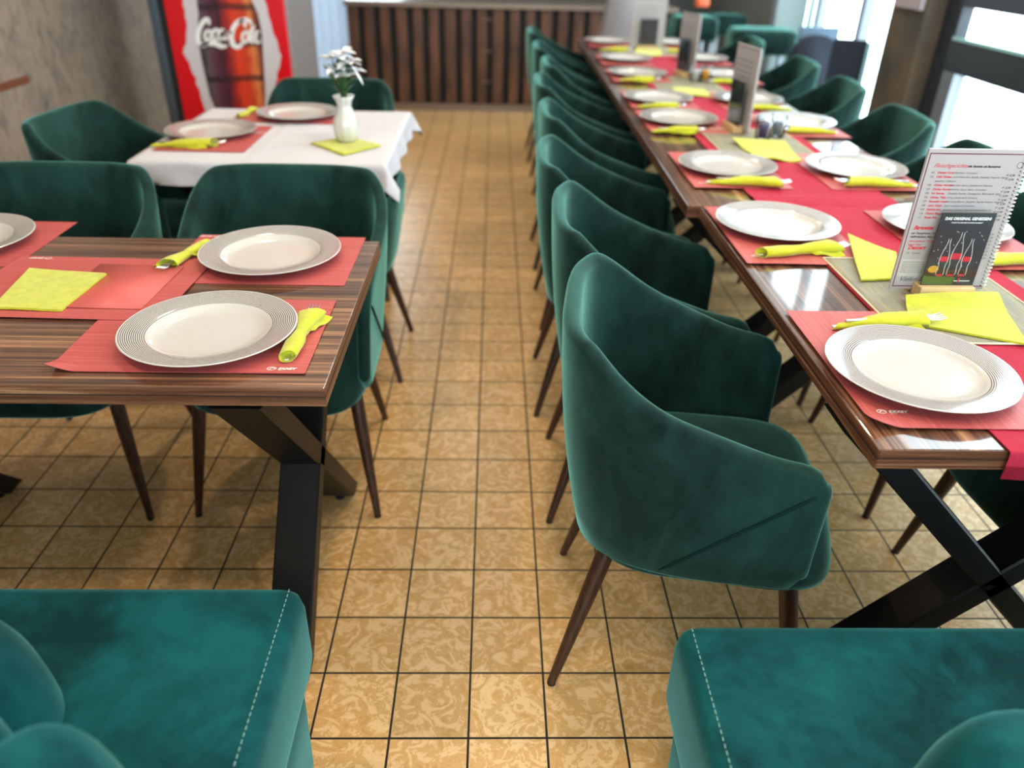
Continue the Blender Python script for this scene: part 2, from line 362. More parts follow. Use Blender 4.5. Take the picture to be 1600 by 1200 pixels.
for i, (a, b, z0, z1) in enumerate(((XL+.05, -.95, .15, 2.6),)):
    q = empty('window_%d' % (i+3)); q['kind'] = 'structure'
    obj('window_frame', merge(box(a, a+.05, YB+.02, YB+.07, z0, z1), box(b-.05, b, YB+.02, YB+.07, z0, z1), box(a, b, YB+.02, YB+.07, z0, z0+.05), box(a, b, YB+.02, YB+.07, z1-.05, z1)), ALU, q, False)
    obj('pane', box(a+.05, b-.05, YB+.04, YB+.046, z0+.05, z1-.05), PANE, q, False)
    portal((a+b)/2, YB+.12, (z0+z1)/2, (-PI/2, 0, 0), b-a, z1-z0)
for i, (y0, y1, z0, z1) in enumerate(((-.1, 1.9, .14, .84), (2.02, 4.07, .14, .84), (-.1, 1.9, .985, 1.135), (2.02, 4.18, .985, 1.135), (-.1, 1.9, 1.4, 2.56), (2.02, 4.18, 1.4, 2.56))): obj('pane', box(xa+.025, xa+.031, y0, y1, z0, z1), PANE, d, False)
obj('pane', box(-1.74, 1.74, YF-.058, YF-.052, .56, 2.54), PANE, COL.objects['window_1'], False)

# slatted counter
YC = 7.25
ct = empty('slatted_counter', (0, YC, 0), 0, 'long bar counter faced with alternating brown and black vertical slats', 'counter')
obj('backing', box(-1.25, 1.55, .03, .5, .06, .835), BLACKB, ct, False)
sl = [(-1.25, -1.17), (-1.12, -1.03), (-.985, -.905), (-.86, -.775), (-.72, -.64), (-.585, -.515), (-.455, -.385), (-.315, -.245), (-.175, -.105), (-.05, .015)]
x = -1.25; k = 0; parts = []
while x < 1.5:
    wd = .078 if k % 3 else .088; parts.append(box(x, x+wd, 0, .03, .06, .835, .004)); x += wd+.056; k += 1
obj('slats', merge(*parts), SLAT, ct, False)
obj('plinth', box(-1.25, 1.55, -.01, .05, 0, .06), METAL_TOP, ct, False)
obj('metal_top', box(-1.27, 1.55, -.035, .6, .835, .875, .006), METAL_TOP, ct, False)
for zz in (.25, .5, .75):
    for xx in (-.09, -.045): obj('screw', xf(lathe([(.010, 0), (.010, .004), (.006, .006)], 12), Matrix.Translation((xx, -.001, zz)) @ Matrix.Rotation(PI/2, 4, 'X')), METAL_TOP, ct)
# bright sheer curtain beside the cooler
cu = []
for i in range(61):
    x = -1.66+.40*i/60; yy = YC+.06+.018*math.sin(i*.55); cu.append([(x, yy, z) for z in (.02, 2.6)])
V = [p for r in cu for p in r]; F = [[2*i, 2*i+2, 2*i+3, 2*i+1] for i in range(60)]
o = obj('curtain', (V, F), SHEER); tag(o, 'pale blue and white checked sheer curtain hanging left of the slatted counter', 'curtain')

# cooler
YK = 4.35
fr = empty('drinks_cooler', (0, 0, 0), 0, 'tall red drinks cooler with a big cola bottle printed on its door', 'cooler')
def K(px, py): p = uny(px, py, YK-.03); return (p.x, p.z)
def KZ(zx, zy): return K(250+zx/4.571, zy/4.571)
kx0, kx1 = K(258, 20)[0], K(444, 20)[0]
obj('cabinet', box(kx0-.03, kx1+.012, YK, YK+.62, .05, 1.95, .01), mat('grey_cooler_side', C(132, 126, 126), .4), fr, False)
obj('door', box(kx0, kx1, YK-.028, YK, .10, 1.9, .004), REDP, fr, False)
obj('door_seal', box(kx0-.034, kx0-.002, YK-.02, YK, .05, 1.95), BLACKB, fr, False)
def jag(pts, amp):
    out = []
    for i in range(len(pts)-1):
        for k in range(5):
            t = k/5; out.append((pts[i][0]*(1-t)+pts[i+1][0]*t+random.uniform(-amp, amp), pts[i][1]*(1-t)+pts[i+1][1]*t))
    return out+[pts[-1]]
L = [KZ(*p) for p in ((165, 0), (200, 200), (170, 380), (250, 560), (320, 760))]; Rr = [KZ(*p) for p in ((750, 0), (800, 200), (865, 400), (830, 560), (830, 760))]
L = [(L[0][0]+.06, 1.75)]+L+[(L[-1][0]+.02, .3)]; Rr = [(Rr[0][0]-.06, 1.75)]+Rr+[(Rr[-1][0]-.03, .3)]
def strip(Lp, Rp, y):
    V = []; F = []
    for i, (a, b) in enumerate(zip(Lp, Rp)):
        V += [(a[0], y, a[1]), (b[0], y, b[1])]
        if i: F.append([2*i-2, 2*i-1, 2*i+1, 2*i])
    return V, F
obj('splash_print', strip(jag(L, .006), jag(Rr, .006), YK-.0295), GLOWP, fr, False)
L = [KZ(*p) for p in ((262, 0), (275, 100), (268, 260), (296, 420), (328, 560), (356, 680), (392, 770))]; Rr = [KZ(*p) for p in ((655, 0), (700, 100), (728, 240), (738, 400), (748, 560), (752, 680), (752, 770))]
cx = (L[0][0]+Rr[0][0])/2
L = [(cx-.04, 1.72), (cx-.04, 1.6), (cx-.09, 1.35), (L[0][0]+.01, 1.16)]+L+[(L[-1][0]-.0, .35)]; Rr = [(cx+.04, 1.72), (cx+.04, 1.6), (cx+.09, 1.35), (Rr[0][0]-.01, 1.16)]+Rr+[(Rr[-1][0]+.01, .35)]
BOT = mat('cola_bottle_print', C(120, 30, 30), .3); n = N(BOT)
_x = n('SeparateXYZ', {0: n.coord()}); nz = n.noise(n.coord((14, 1, 3)), 3, 5, .7, 1.5)
u = n.math('ADD', n.math('MULTIPLY', n.math('SUBTRACT', _x.outputs[0], L[6][0]), 1/(Rr[6][0]-L[6][0])), n.math('MULTIPLY_ADD', nz, .3, -.15))
cc = n.ramp(u, [(.0, C(40, 30, 34)), (.12, C(96, 78, 84)), (.22, C(92, 44, 66)), (.36, C(62, 26, 44)), (.46, C(150, 34, 34)), (.6, C(222, 62, 30)), (.74, C(196, 60, 30)), (.84, C(224, 130, 70)), (.92, C(130, 60, 40)), (1, C(40, 30, 30))])
wv = n('TexWave', {'Vector': n.coord(), 'Scale': 1.9, 'Distortion': 2.0, 'Phase Offset': 1.2}, bands_direction='Z').outputs[1]
n.to(mixc(n, n.math('MULTIPLY', n.math('GREATER_THAN', wv, .92), .75), cc, C(36, 26, 30)), 'Base Color')
obj('bottle_print', strip(L, Rr, YK-.031), BOT, fr, False)
st = []
def stroke(pts, w): st.append(ribbon([KZ(*p) for p in pts], [q*.00077*1.25 for q in w] if isinstance(w, (list, tuple)) else w*.00077*1.25, YK-.0325, 5))
stroke([(352, 178), (345, 140), (312, 152), (285, 200), (272, 262), (284, 312), (318, 322), (350, 296)], [10, 22, 22, 20, 24, 26, 20, 10])
stroke([(284, 330), (330, 312), (390, 308), (440, 330), (486, 326)], [8, 22, 30, 24, 4])
stroke([(352, 214), (326, 232), (324, 276), (346, 284), (362, 256), (356, 218), (376, 222)], [12, 14, 16, 14, 14, 12, 6])
stroke([(416, 222), (402, 208), (380, 230), (376, 268), (394, 284), (420, 258)], [16, 14, 16, 18, 14, 8])
stroke([(460, 216), (434, 214), (418, 250), (430, 282), (452, 262), (464, 214), (458, 262), (470, 280), (488, 256)], [10, 14, 16, 14, 10, 14, 14, 12, 6])
stroke([(484, 240), (512, 228)], [14, 14])
stroke([(610, 196), (604, 156), (570, 150), (530, 190), (510, 258), (524, 318), (562, 334), (598, 300)], [10, 20, 22, 22, 26, 28, 22, 10])
stroke([(560, 166), (600, 138), (640, 150), (664, 190)], [6, 18, 18, 8])
stroke([(616, 224), (592, 244), (592, 292), (614, 300), (630, 270), (624, 226), (646, 230)], [12, 14, 16, 14, 14, 12, 6])
stroke([(668, 176), (656, 230), (650, 290), (668, 304)], [18, 18, 18, 10])
stroke([(712, 226), (690, 232), (680, 276), (692, 304), (710, 284), (716, 232), (712, 290), (722, 306)], [10, 14, 16, 14, 10, 14, 14, 8])
obj('script_logo', merge(*st), WHITEINK, fr, False)
post = obj('metal_post', box(kx0-.13, kx0-.055, YK+.1, YK+.2, 0, CEIL), mat('blue_grey_post', C(104, 124, 140), .4)); tag(post, 'slim blue-grey metal post between rustic wall and red cooler', 'post')

# ceiling lamps
for i, (x, y) in enumerate(LAMPS):
    e = empty('ceiling_lamp', (x, y, CEIL), 0, 'warm round ceiling spot lamp above the dining room, out of the frame', 'lamp', 'ceiling spots')
    em = mat('warm_lamp_%d' % i, (1, 1, 1, 1), .5); b = em.node_tree.nodes['Principled BSDF']; b.inputs['Emission Color'].default_value = (1, .74, .46, 1); b.inputs['Emission Strength'].default_value = 22
    obj('housing', lathe([(.075, 0), (.075, -.03), (.06, -.03), (.06, -.005)], 24), ALU, e)
    obj('diffuser', lathe([(.058, -.012), (.058, -.016)], 24), em, e)
    l = bpy.data.lights.new('lamp_light', 'AREA'); l.shape = 'DISK'; l.size = .12; l.energy = LAMP_W; l.color = (1, .76, .52)
    lo = bpy.data.objects.new('lamp_light', l); lo.location = (0, 0, -.02); link(lo, e)

# ------------------------------------------------------------------ chair (faces +x locally)
def shell_path(a, b, nn, tipx, n=72):
    """points of the U outline from near tip (-y) around the back to far tip (+y)"""
    P = []
    for i in range(9): P.append((tipx*(1-i/9), -b))
    for i in range(n+1):
        t = -PI/2-PI*i/n; c, s = math.cos(t), math.sin(t)
        P.append((a*math.copysign(abs(c)**(2/nn), c), b*math.copysign(abs(s)**(2/nn), s)))
    for i in range(1, 10): P.append((tipx*i/9, b))
    return P
def sm(a, b, x): t = max(0, min(1, (x-a)/(b-a))); return t*t*(3-2*t)
def shell(top=.83, arm=.652, bot=.367, th=.033, ztop=None):
    P = shell_path(.30, .270, 3.6, .142); n = len(P)
    L = [0]
    for i in range(1, n): L.append(L[-1]+math.dist(P[i], P[i-1]))
    mid = L[-1]/2; out = []; rings = []
    nrm = []
    for i in range(n):
        a, b = P[max(i-1, 0)], P[min(i+1, n-1)]; t = Vector((b[0]-a[0], b[1]-a[1], 0)).normalized(); nrm.append(Vector((-t.y, t.x, 0)))
    # make sure normals point outwards
    if nrm[n//2].x > 0: nrm = [-q for q in nrm]
    for i in range(n):
        s = abs(L[i]-mid); e = min(L[i], L[-1]-L[i])
        t_ = (s-.20)/.38; te = min(1, math.sqrt(max(t_, 0)**2+.01)-.1); h = arm+(top-arm)*(1-te)**2.1+.012*sm(.3, .45, s)*(1-sm(.45, .62, s))
        if e < .055: h -= .62*(.055-math.sqrt(max(0, .055**2-(.055-e)**2)))
        back = 1-sm(.18, .50, s)
        zb = bot+.02*back+(.03-math.sqrt(max(0, .03**2-(.03-min(e, .03))**2)))
        p = Vector((P[i][0], P[i][1], 0)); q = nrm[i]
        def off(z):
            k = (z-.36)/.45; return -.03*(1-back)*(1-k)*.9 + back*(-.032+.057*min(k, 1)+.012*math.sin(PI*min(max(k, 0), 1)))
        r = []; m = 9; rr = th/2; zt = h-rr
        for j in range(m): z = zb+.012+(zt-zb-.012)*j/(m-1); r.append(p+q*(off(z))+Vector((0, 0, z)))
        for j in range(1, 6): a = PI*j/6; r.append(p+q*(off(zt)-rr+rr*math.cos(a))+Vector((0, 0, zt+rr*math.sin(a))))
        for j in range(m-1, -1, -1): z = zb+.012+(zt-zb-.012)*j/(m-1); r.append(p+q*(off(z)-th)+Vector((0, 0, z)))
        r.append(p+q*(off(zb)-th*.7)+Vector((0, 0, zb))); r.append(p+q*(off(zb)-th*.3)+Vector((0, 0, zb)))
        rings.append(r); out.append((p, q, off, zt, zb))
    # rounded tips
    def tip(r, d):
        c = sum((v for v in r), Vector())/len(r)
        dirv = Vector((1, 0, 0)); res = []
        for k in (1, 2, 3):
            a = k/3.3*PI/2; res.append([Vector((v.x+.012*math.sin(a), c.y+(v.y-c.y)*(math.cos(a)*.93+.07), c.z+(v.z-c.z)*(1-(.22 if v.z > c.z else .10)*(1-math.cos(a))))) for v in r])
        return res
    rings = tip(rings[0], 1)[::-1]+rings+tip(rings[-1], 1)
    return loft(rings), out
def make_chair(name='tub_chair', top=.835, arm=.655, velv=None, seam=None):
    velv = velv or V_CHAIR
    e = empty(name)
    sh, info = shell(top, arm); obj('shell', sh, velv, e, edge=60)
    n = len(info)
    for side in (0, 1):
        pts = []
        for k in range(1, 30):
            i = k if side == 0 else n-1-k; p, q, off, zt, zb = info[i]
            t = (.142-p.x)/.28; z = (arm-.036)*(1-t)+.372*t
            if z < zb+.012: break
            z = min(z, zt-.012); pts.append(p+q*(off(z)+.0008)+Vector((0, 0, z)))
        obj('piping', tube(pts, [.0012]+[.0042]*(len(pts)-2)+[.0015], 6), V_SEAM, e)
    zf = lambda x, y, z: .010*(1-(x/.25)**2)*(1-(y/.24)**2) if z > .42 else (-.012*max(0, x)/.2)
    obj('seat', pad(.235, .228, 4.2, [(.360, .05), (.353, .025), (.353, .010), (.362, .002), (.378, 0), (.405, .005), (.44, .019), (.462, .031), (.474, .046), (.480, .07), (.483, .12), (.484, .19)], 72, cx=.0, zf=zf), velv, e)
    for (tx, ty, fx, fy) in ((.135, .20, .20, .245), (.135, -.20, .20, -.245), (-.20, .15, -.295, .205), (-.20, -.15, -.295, -.205)):
        l = obj('leg', tube([(tx, ty, .37), (tx+(fx-tx)*.3, ty+(fy-ty)*.3, .26), (fx, fy, .006)], [.0185, .0175, .0095], 14), LEGWOOD, e, edge=50)
        obj('foot_cap', lathe([(.0095, 0), (.0098, .004), (.009, .007)], 12), RUBBER, l, loc=(fx, fy, 0))
    return e

CH0 = make_chair(); first = [True]
def chair(x, y, deg, label, group=None):
    o = CH0 if first[0] else copy_tree(CH0); first[0] = False
    o.location = (x, y, 0); o.rotation_euler = (0, 0, math.radians(deg)); tag(o, label, 'chair', group); return o
GA = 'green velvet tub chairs along the aisle side of the long table'; GW = 'green velvet tub chairs along the window side of the long table'
chair(.458, 1.285, -8, 'green tub chair nearest the camera on the aisle side, turned slightly outward', GA)
ys = [1.845, 2.392, 3.06, 3.71, 4.29, 4.94, 5.72]; xs = [.47, .455, .495, .50, .565, .545, .54]
nm = ['second green velvet tub chair from the camera on the aisle side of the long table', 'third green velvet tub chair from the camera on the aisle side of the long table',
      'fourth green velvet tub chair from the camera on the aisle side of the long table', 'fifth green velvet tub chair from the camera on the aisle side, blurred',
      'sixth green velvet tub chair from the camera on the aisle side, blurred', 'seventh green velvet tub chair from the camera on the aisle side, last but one',
      'farthest green velvet tub chair on the aisle side, close to the slatted counter']
for x, y, d, l in zip(xs, ys, (-3, -2, 1, 0, 1, 0, 0), nm): chair(x, y, d, l, GA)
for x, y, d, l in ((1.30, 1.31, 184, 'green tub chair at the nearest long table, mostly cut off by the right frame edge'),
                   (1.27, 1.92, 178, 'green velvet tub chair behind the big standing menu, only its top edge seen above it'),
                   (1.31, 2.50, 172, 'green velvet tub chair nearest the dark door frame, seen from inside over the long table'),
                   (1.33, 3.10, 174, 'green velvet tub chair directly beyond the one nearest the dark door frame'),
                   (1.38, 3.82, 172, 'green velvet tub chair on the window side in front of the navy rounded chair'),
                   (1.42, 4.52, 174, 'small looking green velvet tub chair right behind the spiral menu on the window side'),
                   (1.42, 5.5, 176, 'farthest green velvet tub chair on the window side, under the bar stools')):
    chair(x, y, d, l, GW)
chair(-.555, 1.875, -90, 'green tub chair behind the right end of the front walnut table', 'chairs behind the front walnut table')
chair(-1.17, 1.86, -90, 'green tub chair behind the front walnut table, cut by the left frame edge', 'chairs behind the front walnut table')
chair(-1.225, 2.80, -6, 'green tub chair at the left end of the white cloth table by the wall', 'chairs at the white cloth table')
chair(-.70, 3.315, -90, 'green tub chair at the far side of the white cloth table near the cooler', 'chairs at the white cloth table')
lc = make_chair('low_tub_chair', .658, .655); lc.location = (-.62, 2.62, 0); lc.rotation_euler = (0, 0, PI)
tag(lc, 'low teal velvet tub chair tucked under the right side of the white cloth table', 'chair')

# ------------------------------------------------------------------ tables (length along local x, width along y, origin at floor centre)
def make_table(length, width, label, loc, rz, group=None, top=.75, legs=True):
    e = empty('dining_table', loc, rz, label, 'table', group); a, b = length/2, width/2
    t = obj('tabletop', box(-a, a, -b, b, top-.036, top, .0015), [WALNUT], e, False)
    g = .0012
    def band(z0, z1, o): return merge(box(-a-o, a+o, -b-o, -b+.001, z0, z1), box(-a-o, a+o, b-.001, b+o, z0, z1), box(-a-o, -a+.001, -b, b, z0, z1), box(a-.001, a+o, -b, b, z0, z1))
    obj('edge_band', band(top-.035, top-.001, .0012), WALNUT_EDGE, t, False)
    obj('edge_groove', band(top-.0175, top-.0155, .0016), EDGE_DARK, t, False)
    for sx in (-1, 1):
        x = sx*(a-.152)
        for s in (-1, 1):
            lg = obj('leg', beam((x, s*(b-.03), top-.04), (x, -s*(b-.035), .02), (1, 0, 0), .09, .05), STEEL_BLK, e, False)
            obj('foot_pad', xf(lathe([(.013, 0), (.013, .02), (.006, .022)], 12), Matrix.Translation((x, -s*(b-.05), 0))), RUBBER, lg)
        obj('mounting_plate', box(x-.05, x+.05, -b+.03, b-.03, top-.042, top-.036), STEEL_BLK, e, False)
    return e
make_table(1.26, .70, 'walnut dining table with black crossed legs at the left front, set with coral mats', (-.276-.63, 1.457, 0), 0)
make_table(1.18, .74, 'nearest walnut table of the long row with a red runner hanging over its end', (.584+.37, .944+.59, 0), PI/2, 'walnut tables of the long row')
SK = math.radians(-.65)
def row(y): return .553+(y-2.13)*.011
for i, (y0, y1, l) in enumerate(((2.135, 3.37, 'second walnut table of the long row from the camera'), (3.38, 4.65, 'third walnut table of the long row from the camera'), (4.66, 6.02, 'farthest walnut table of the long row, near the slatted counter'))):
    ym = (y0+y1)/2; make_table(y1-y0-.004, .78, l, (row(ym)+.39, ym, -0.002*(i+1)), PI/2+SK, 'walnut tables of the long row')
make_table(.80, .82, 'square dining table hidden under a white cloth by the cooler', (-.75, 2.915, 0), 0)

# white cloth
def cloth_drape():
    x0, x1, y0, y1, ov = -1.153, -.347, 2.498, 3.332, .085; n = 70; P = []
    for i in range(n+1):
        row_ = []
        for j in range(n+1):
            x = x0-ov+(x1-x0+2*ov)*i/n; y = y0-ov+(y1-y0+2*ov)*j/n
            dx = max(x0-x, x-x1, 0); dy = max(y0-y, y-y1, 0); sx = -1 if x < x0 else 1; sy = -1 if y < y0 else 1
            cxx, cyy = min(max(x, x0), x1), min(max(y, y0), y1)
            d = max(dx, dy)+.45*min(dx, dy); fl = .12+.12*math.sin(x*31+1)*math.sin(y*27); k = min(dx, dy)
            X = cxx+sx*dx*(fl if k == 0 else .5)*(1 if dx else 0)+(sx*.004 if dx else 0); Y = cyy+sy*dy*(fl if k == 0 else .5)*(1 if dy else 0)+(sy*.004 if dy else 0)
            z = .7535-max(0, d-.004)*.9+.002*noise.noise(Vector((x*6, y*6, 0)))*(0 if d else 1)
            if d == 0:
                for cr in (-.78,): z += .0035*math.exp(-((x-cr)/.005)**2)
                z += .0035*math.exp(-((y-2.9)/.005)**2)
            row_.append((X, Y, z))
        P.append(row_)
    return slab(P, .0016)
o = obj('tablecloth', cloth_drape(), WCLOTH); tag(o, 'white tablecloth with fold creases draped over the square table by the cooler', 'tablecloth')

# ------------------------------------------------------------------ tableware
def plate_mesh():
    pr = [(.060, 0), (.092, 0), (.104, .006), (.118, .0125), (.140, .0165), (.1555, .0185), (.1572, .0195), (.1560, .0208), (.140, .0190), (.120, .0158), (.109, .0135), (.103, .0095), (.096, .0052), (.080, .0036), (.04, .0032), (.012, .0032)]
    return lathe(pr, 128)
PL = None
def plate(x, y, z, label, group='ringed charger plates', dz=0):
    global PL
    o = obj('charger_plate', plate_mesh(), PLATE, edge=40) if PL is None else PL.copy()
    if PL is not None: link(o)
    else: PL = o
    o.location = (x, y, z+dz); o.rotation_euler = (0, 0, random.uniform(0, 6)); return tag(o, label, 'plate', group)
LOGO_T = None
def mat_logo(parent, x, y, rz, z):
    g = merge(text('EXXEY', .018, -.0035, .0098, 0, .3, .0004), text('service', .019, -.0072, .0034, 0, .2),
              ribbon([(.012*math.cos(a*PI/8)*.62+.007, .0055*math.sin(a*PI/8)) for a in range(17)], .0012, 0, 1), ribbon([(.003, -.002), (.008, .003), (.012, 0), (.0155, .002)], .0016, 0, 2))
    v = [(p[0], p[2], 0) for p in g[0]]
    return obj('printed_logo', (v, g[1]), WHITEINK, parent, False, loc=(x, y, z), rz=rz)
def placemat(cx, cy, z, rz, label, w=.43, d=.30, logo=None, curl=None, group='coral placemats', m=None, bz=0):
    o = obj('placemat', sheet([(-w/2, -d/2), (w/2, -d/2), (w/2, d/2), (-w/2, d/2)], 44, 30,
        lambda u, v: .0012+(.014*max(0, 1-math.hypot((u-curl[0])*w, (v-curl[1])*d)/.045)**1.4 if curl else 0)+.0006*math.sin(u*9+cx*7)*math.sin(v*6), .001), m or CORAL, edge=40)
    o.location = (cx, cy, z+bz); o.rotation_euler = (0, 0, rz); tag(o, label, 'placemat', group)
    if logo: mat_logo(o, logo[0], logo[1], logo[2], .0026)
    return o
def fork(parent, L=.19, sc=1):
    parts = [tube([(-.10, 0, .002), (0, 0, .004), (.055, 0, .002)], [.004, .0025, .003], 8)]
    parts.append(sheet([(.055, -.004), (.075, -.012), (.075, .012), (.055, .004)], 4, 6, lambda u, v: .003-.002*u, .002))
    for k in range(4):
        y = -.0105+.007*k; parts.append(tube([(.074, y, .001), (.095, y*1.05, -.001), (.112, y*1.05, .003)], [.0022, .0021, .0012], 6))
    return obj('fork', merge(*parts), CHROME, parent)
def roll_mesh(seed, flap=1):
    rnd = random.Random(seed); R = []; n = 26; m = 26
    for i in range(m+1):
        t = i/m; x = -.105+.195*t
        wd = .015+.004*math.sin(t*5)+.016*sm(.55, 1, t)-.004*math.exp(-((t-.5)/.08)**2); hh = .011+.003*sm(.5, .9, t)
        if not flap: wd = .0065+.021*t**.8+.003*math.sin(t*9+seed); hh = .006+.007*sm(0, .6, t)
        ring = []
        for j in range(n):
            a = 2*PI*j/n; k = 1+.10*noise.noise(Vector((math.cos(a)*1.6, math.sin(a)*1.6, x*38+seed)))+.10*max(0, math.cos(a*1-2.4+t*2.2))
            ring.append(Vector((x+(.012*math.cos(a+.6) if i == m else (.007*math.cos(a-.5) if i == 0 else 0)), wd*k*math.cos(a), max(.0004, hh+hh*k*math.sin(a)))))
        R.append(ring)
    inner = [[Vector((p.x+.03*(-1), p.y*.75, .002+p.z*.75)) for p in R[-1]]]
    V, F = loft(R+inner, False)
    inner0 = [Vector((p.x+.02, p.y*.8, .002+p.z*.78)) for p in R[0]]
    b = len(V); V = V+inner0; F = F+[[j, b+j, b+(j+1) % n, (j+1) % n] for j in range(n)]+[[b-n+j for j in range(n)]]+[[b+j for j in range(n)][::-1]]
    body = (V, F)
    fl = sheet([(.0, .005), (.088, .008), (.092, .046), (.03, .022)], 8, 6, lambda u, v: .016-.012*v+.003*math.sin(u*7), .0015)
    if not flap: fl2 = sheet([(-.085, -.002), (.06, -.020), (.075, -.034), (-.02, -.018)], 10, 4, lambda u, v: .013-.0115*v+.002*math.sin(u*8), .0015); return merge(body, fl2)
    fl2 = sheet([(-.06, -.006), (.0, -.016), (-.02, -.024), (-.06, -.016)], 6, 4, lambda u, v: .013-.011*v, .0015)
    return merge(body, fl, fl2) if flap else merge(body, fl2)
ROLLS = {}
def roll(x, y, z, deg, label, seed=1, sx=1, flip=1, flap=1):
    e = empty('cutlery_roll', (x, y, z), math.radians(deg), label, 'cutlery', 'lime napkins rolled around cutlery')
    key = (seed, flap)
    if key not in ROLLS:
        nk = obj('napkin', roll_mesh(seed, flap), YEL, e, edge=50); fk = fork(e); fk.location = (.016, 0, .015); kn = obj('knife', box(-.112, .02, -.006, .003, .006, .0085, .001), CHROME, e); ROLLS[key] = (nk, fk, kn)
    else:
        for q in ROLLS[key]: c = q.copy(); link(c); c.parent = e
    e.scale = (sx, flip*sx, sx); return e

TZ = .7505
# left front table
placemat(-.532, 1.300, TZ+.0015, .0, 'coral placemat with one curled corner under the nearest plate of the front walnut table', .432, .30, (.15, -.137, 0), (0, 0))
placemat(-.512, 1.680, TZ, -.01, 'coral placemat under the far right plate of the front walnut table', .40, .297, (-.15, .135, PI))
placemat(-1.26, 1.758, TZ, 0, 'coral placemat with a blank far edge at the far left of the front walnut table', .432, .30, None)
placemat(-.845, 1.505, TZ+.0032, -.03, 'coral placemat in the middle of the front walnut table carrying a flat lime napkin', .432, .31, (-.14, .14, PI))
pp = obj('printed_panel', sheet([(-.02, -.11), (.165, -.11), (.165, .115), (-.02, .115)], 2, 2, lambda u, v: 0, .0004), CORAL2); pp.parent = [o for o in COL.objects if o.name.startswith('placemat')][-1]; pp.location = (.0, 0, .0029)
plate(-.516, 1.287, TZ+.004, 'ringed white charger plate nearest the camera on the front walnut table')
plate(-.504, 1.686, TZ+.003, 'ringed white charger plate at the far right of the front walnut table')
plate(-1.235, 1.745, TZ+.003, 'ringed white charger plate cut by the left frame edge on the front walnut table')
roll(-.350, 1.282, TZ+.003, 88, 'lime napkin roll with fork tines, right of the nearest plate on the front walnut table', 1, .88, -1)
roll(-.690, 1.670, TZ+.003, -104, 'open bow-shaped lime napkin roll between plate and bare wood on the front walnut table', 2, .78, -1)
o = obj('flat_napkin', sheet([tuple(un(-12, 484, .755)[:2]), tuple(un(96, 487, .755)[:2]), tuple(un(167, 431, .755)[:2]), tuple(un(47, 422, .755)[:2])], 16, 16, lambda u, v: .7605+.001*math.sin(u*5)*math.cos(v*4), .0045), YEL, edge=50)
tag(o, 'flat folded lime paper napkin on the middle placemat of the front walnut table', 'napkin')

# white cloth table
CZ = .7545
placemat(-.975, 2.812, CZ+.001, PI/2, 'coral placemat at the left end of the white cloth table', .39, .30)
placemat(-.79, 3.20, CZ+.001, -.02, 'coral placemat at the far side of the white cloth table', .43, .26)
plate(-1.008, 2.868, CZ+.003, 'plain looking charger plate at the left end of the white cloth table')
plate(-.772, 3.195, CZ+.003, 'plain looking charger plate at the far side of the white cloth table')
roll(-1.03, 2.668, CZ+.003, 8, 'lime napkin roll lying left on the white cloth table', 3, 1, 1, 0)
roll(-.975, 3.20, CZ+.003, 80, 'upright peaked lime napkin beside the far plate of the white cloth table', 2, .7)
o = obj('flat_napkin', sheet([tuple(un(485, 223, .76)[:2]), tuple(un(537, 241, .76)[:2]), tuple(un(596, 227, .76)[:2]), tuple(un(548, 213, .76)[:2])], 12, 12, lambda u, v: .7605+.001*math.sin(u*6+v*3), .004), YEL)
tag(o, 'flat lime paper napkin under the white vase', 'napkin')
vz = empty('flower_vase', (-.512, 2.78, .7615), 0, 'slim white fluted vase with white lilies on the white cloth table', 'vase')
def flute(a, z): return .055*abs(math.sin(a*5+z*7))-.02 if z < .125 else .10*abs(math.sin(a*5))
obj('vase_body', lathe([(.028, 0), (.034, .004), (.041, .03), (.0425, .05), (.038, .075), (.028, .10), (.0225, .118), (.025, .134), (.034, .150), (.032, .150), (.0215, .132), (.018, .11)], 60, flute), WHITE_CER, vz)
def leaf(p, d, L, w, curl=.3, seg=7):
    p, d = Vector(p), Vector(d).normalized(); s = d.cross(Vector((0, 0, 1))).normalized(); u = s.cross(d); V = []; F = []
    for i in range(seg+1):
        t = i/seg; ww = w*math.sin(PI*min(1, t*.94+.06))**.8; c = p+d*L*t-Vector((0, 0, 1))*curl*L*t*t
        V += [c-s*ww/2+u*ww*.15, c-u*ww*.05, c+s*ww/2+u*ww*.15]
        if i: a = 3*i-3; F += [[a, a+1, a+4, a+3], [a+1, a+2, a+5, a+4]]
    return V, F
rnd = random.Random(5); stems = []; lv = []; ll = []; pt = []
heads = [(.0, -.01, .275), (.028, -.012, .255), (-.028, 0, .265), (.012, .02, .28), (.035, .01, .225), (-.01, -.02, .235), (.018, -.03, .215)]
for h in heads: stems.append(tube([(0, 0, .10), (h[0]*.4, h[1]*.4, .17), h], .0022, 6))
for k in range(24):
    a = rnd.uniform(0, 2*PI); z = rnd.uniform(.15, .23); lv.append(leaf((.008*math.cos(a), .008*math.sin(a), z), (math.cos(a)*.6, math.sin(a)*.6, 1), rnd.uniform(.06, .10), .026, .35))
for k in range(5):
    a = rnd.uniform(2.2, 3.8); ll.append(leaf((-.01, 0, .17), (math.cos(a)*.6, math.sin(a)*.3, 1), .10, .03, .1))
for h in heads:
    for k in range(6):
        a = k*PI/3+rnd.uniform(-.2, .2); pt.append(leaf(h, (math.cos(a), math.sin(a), rnd.uniform(.1, .9)), rnd.uniform(.040, .056), .036, .4))
pt.append(leaf((.035, -.01, .25), (.6, -.1, -1), .075, .02, 0))
stp = obj('stems', merge(*stems), LEAFG, vz); o = obj('leaves', merge(*lv), LEAFG, vz); obj('pale_leaves', merge(*ll), LEAFL, vz); o = obj('petals', merge(*pt), PETAL, vz)

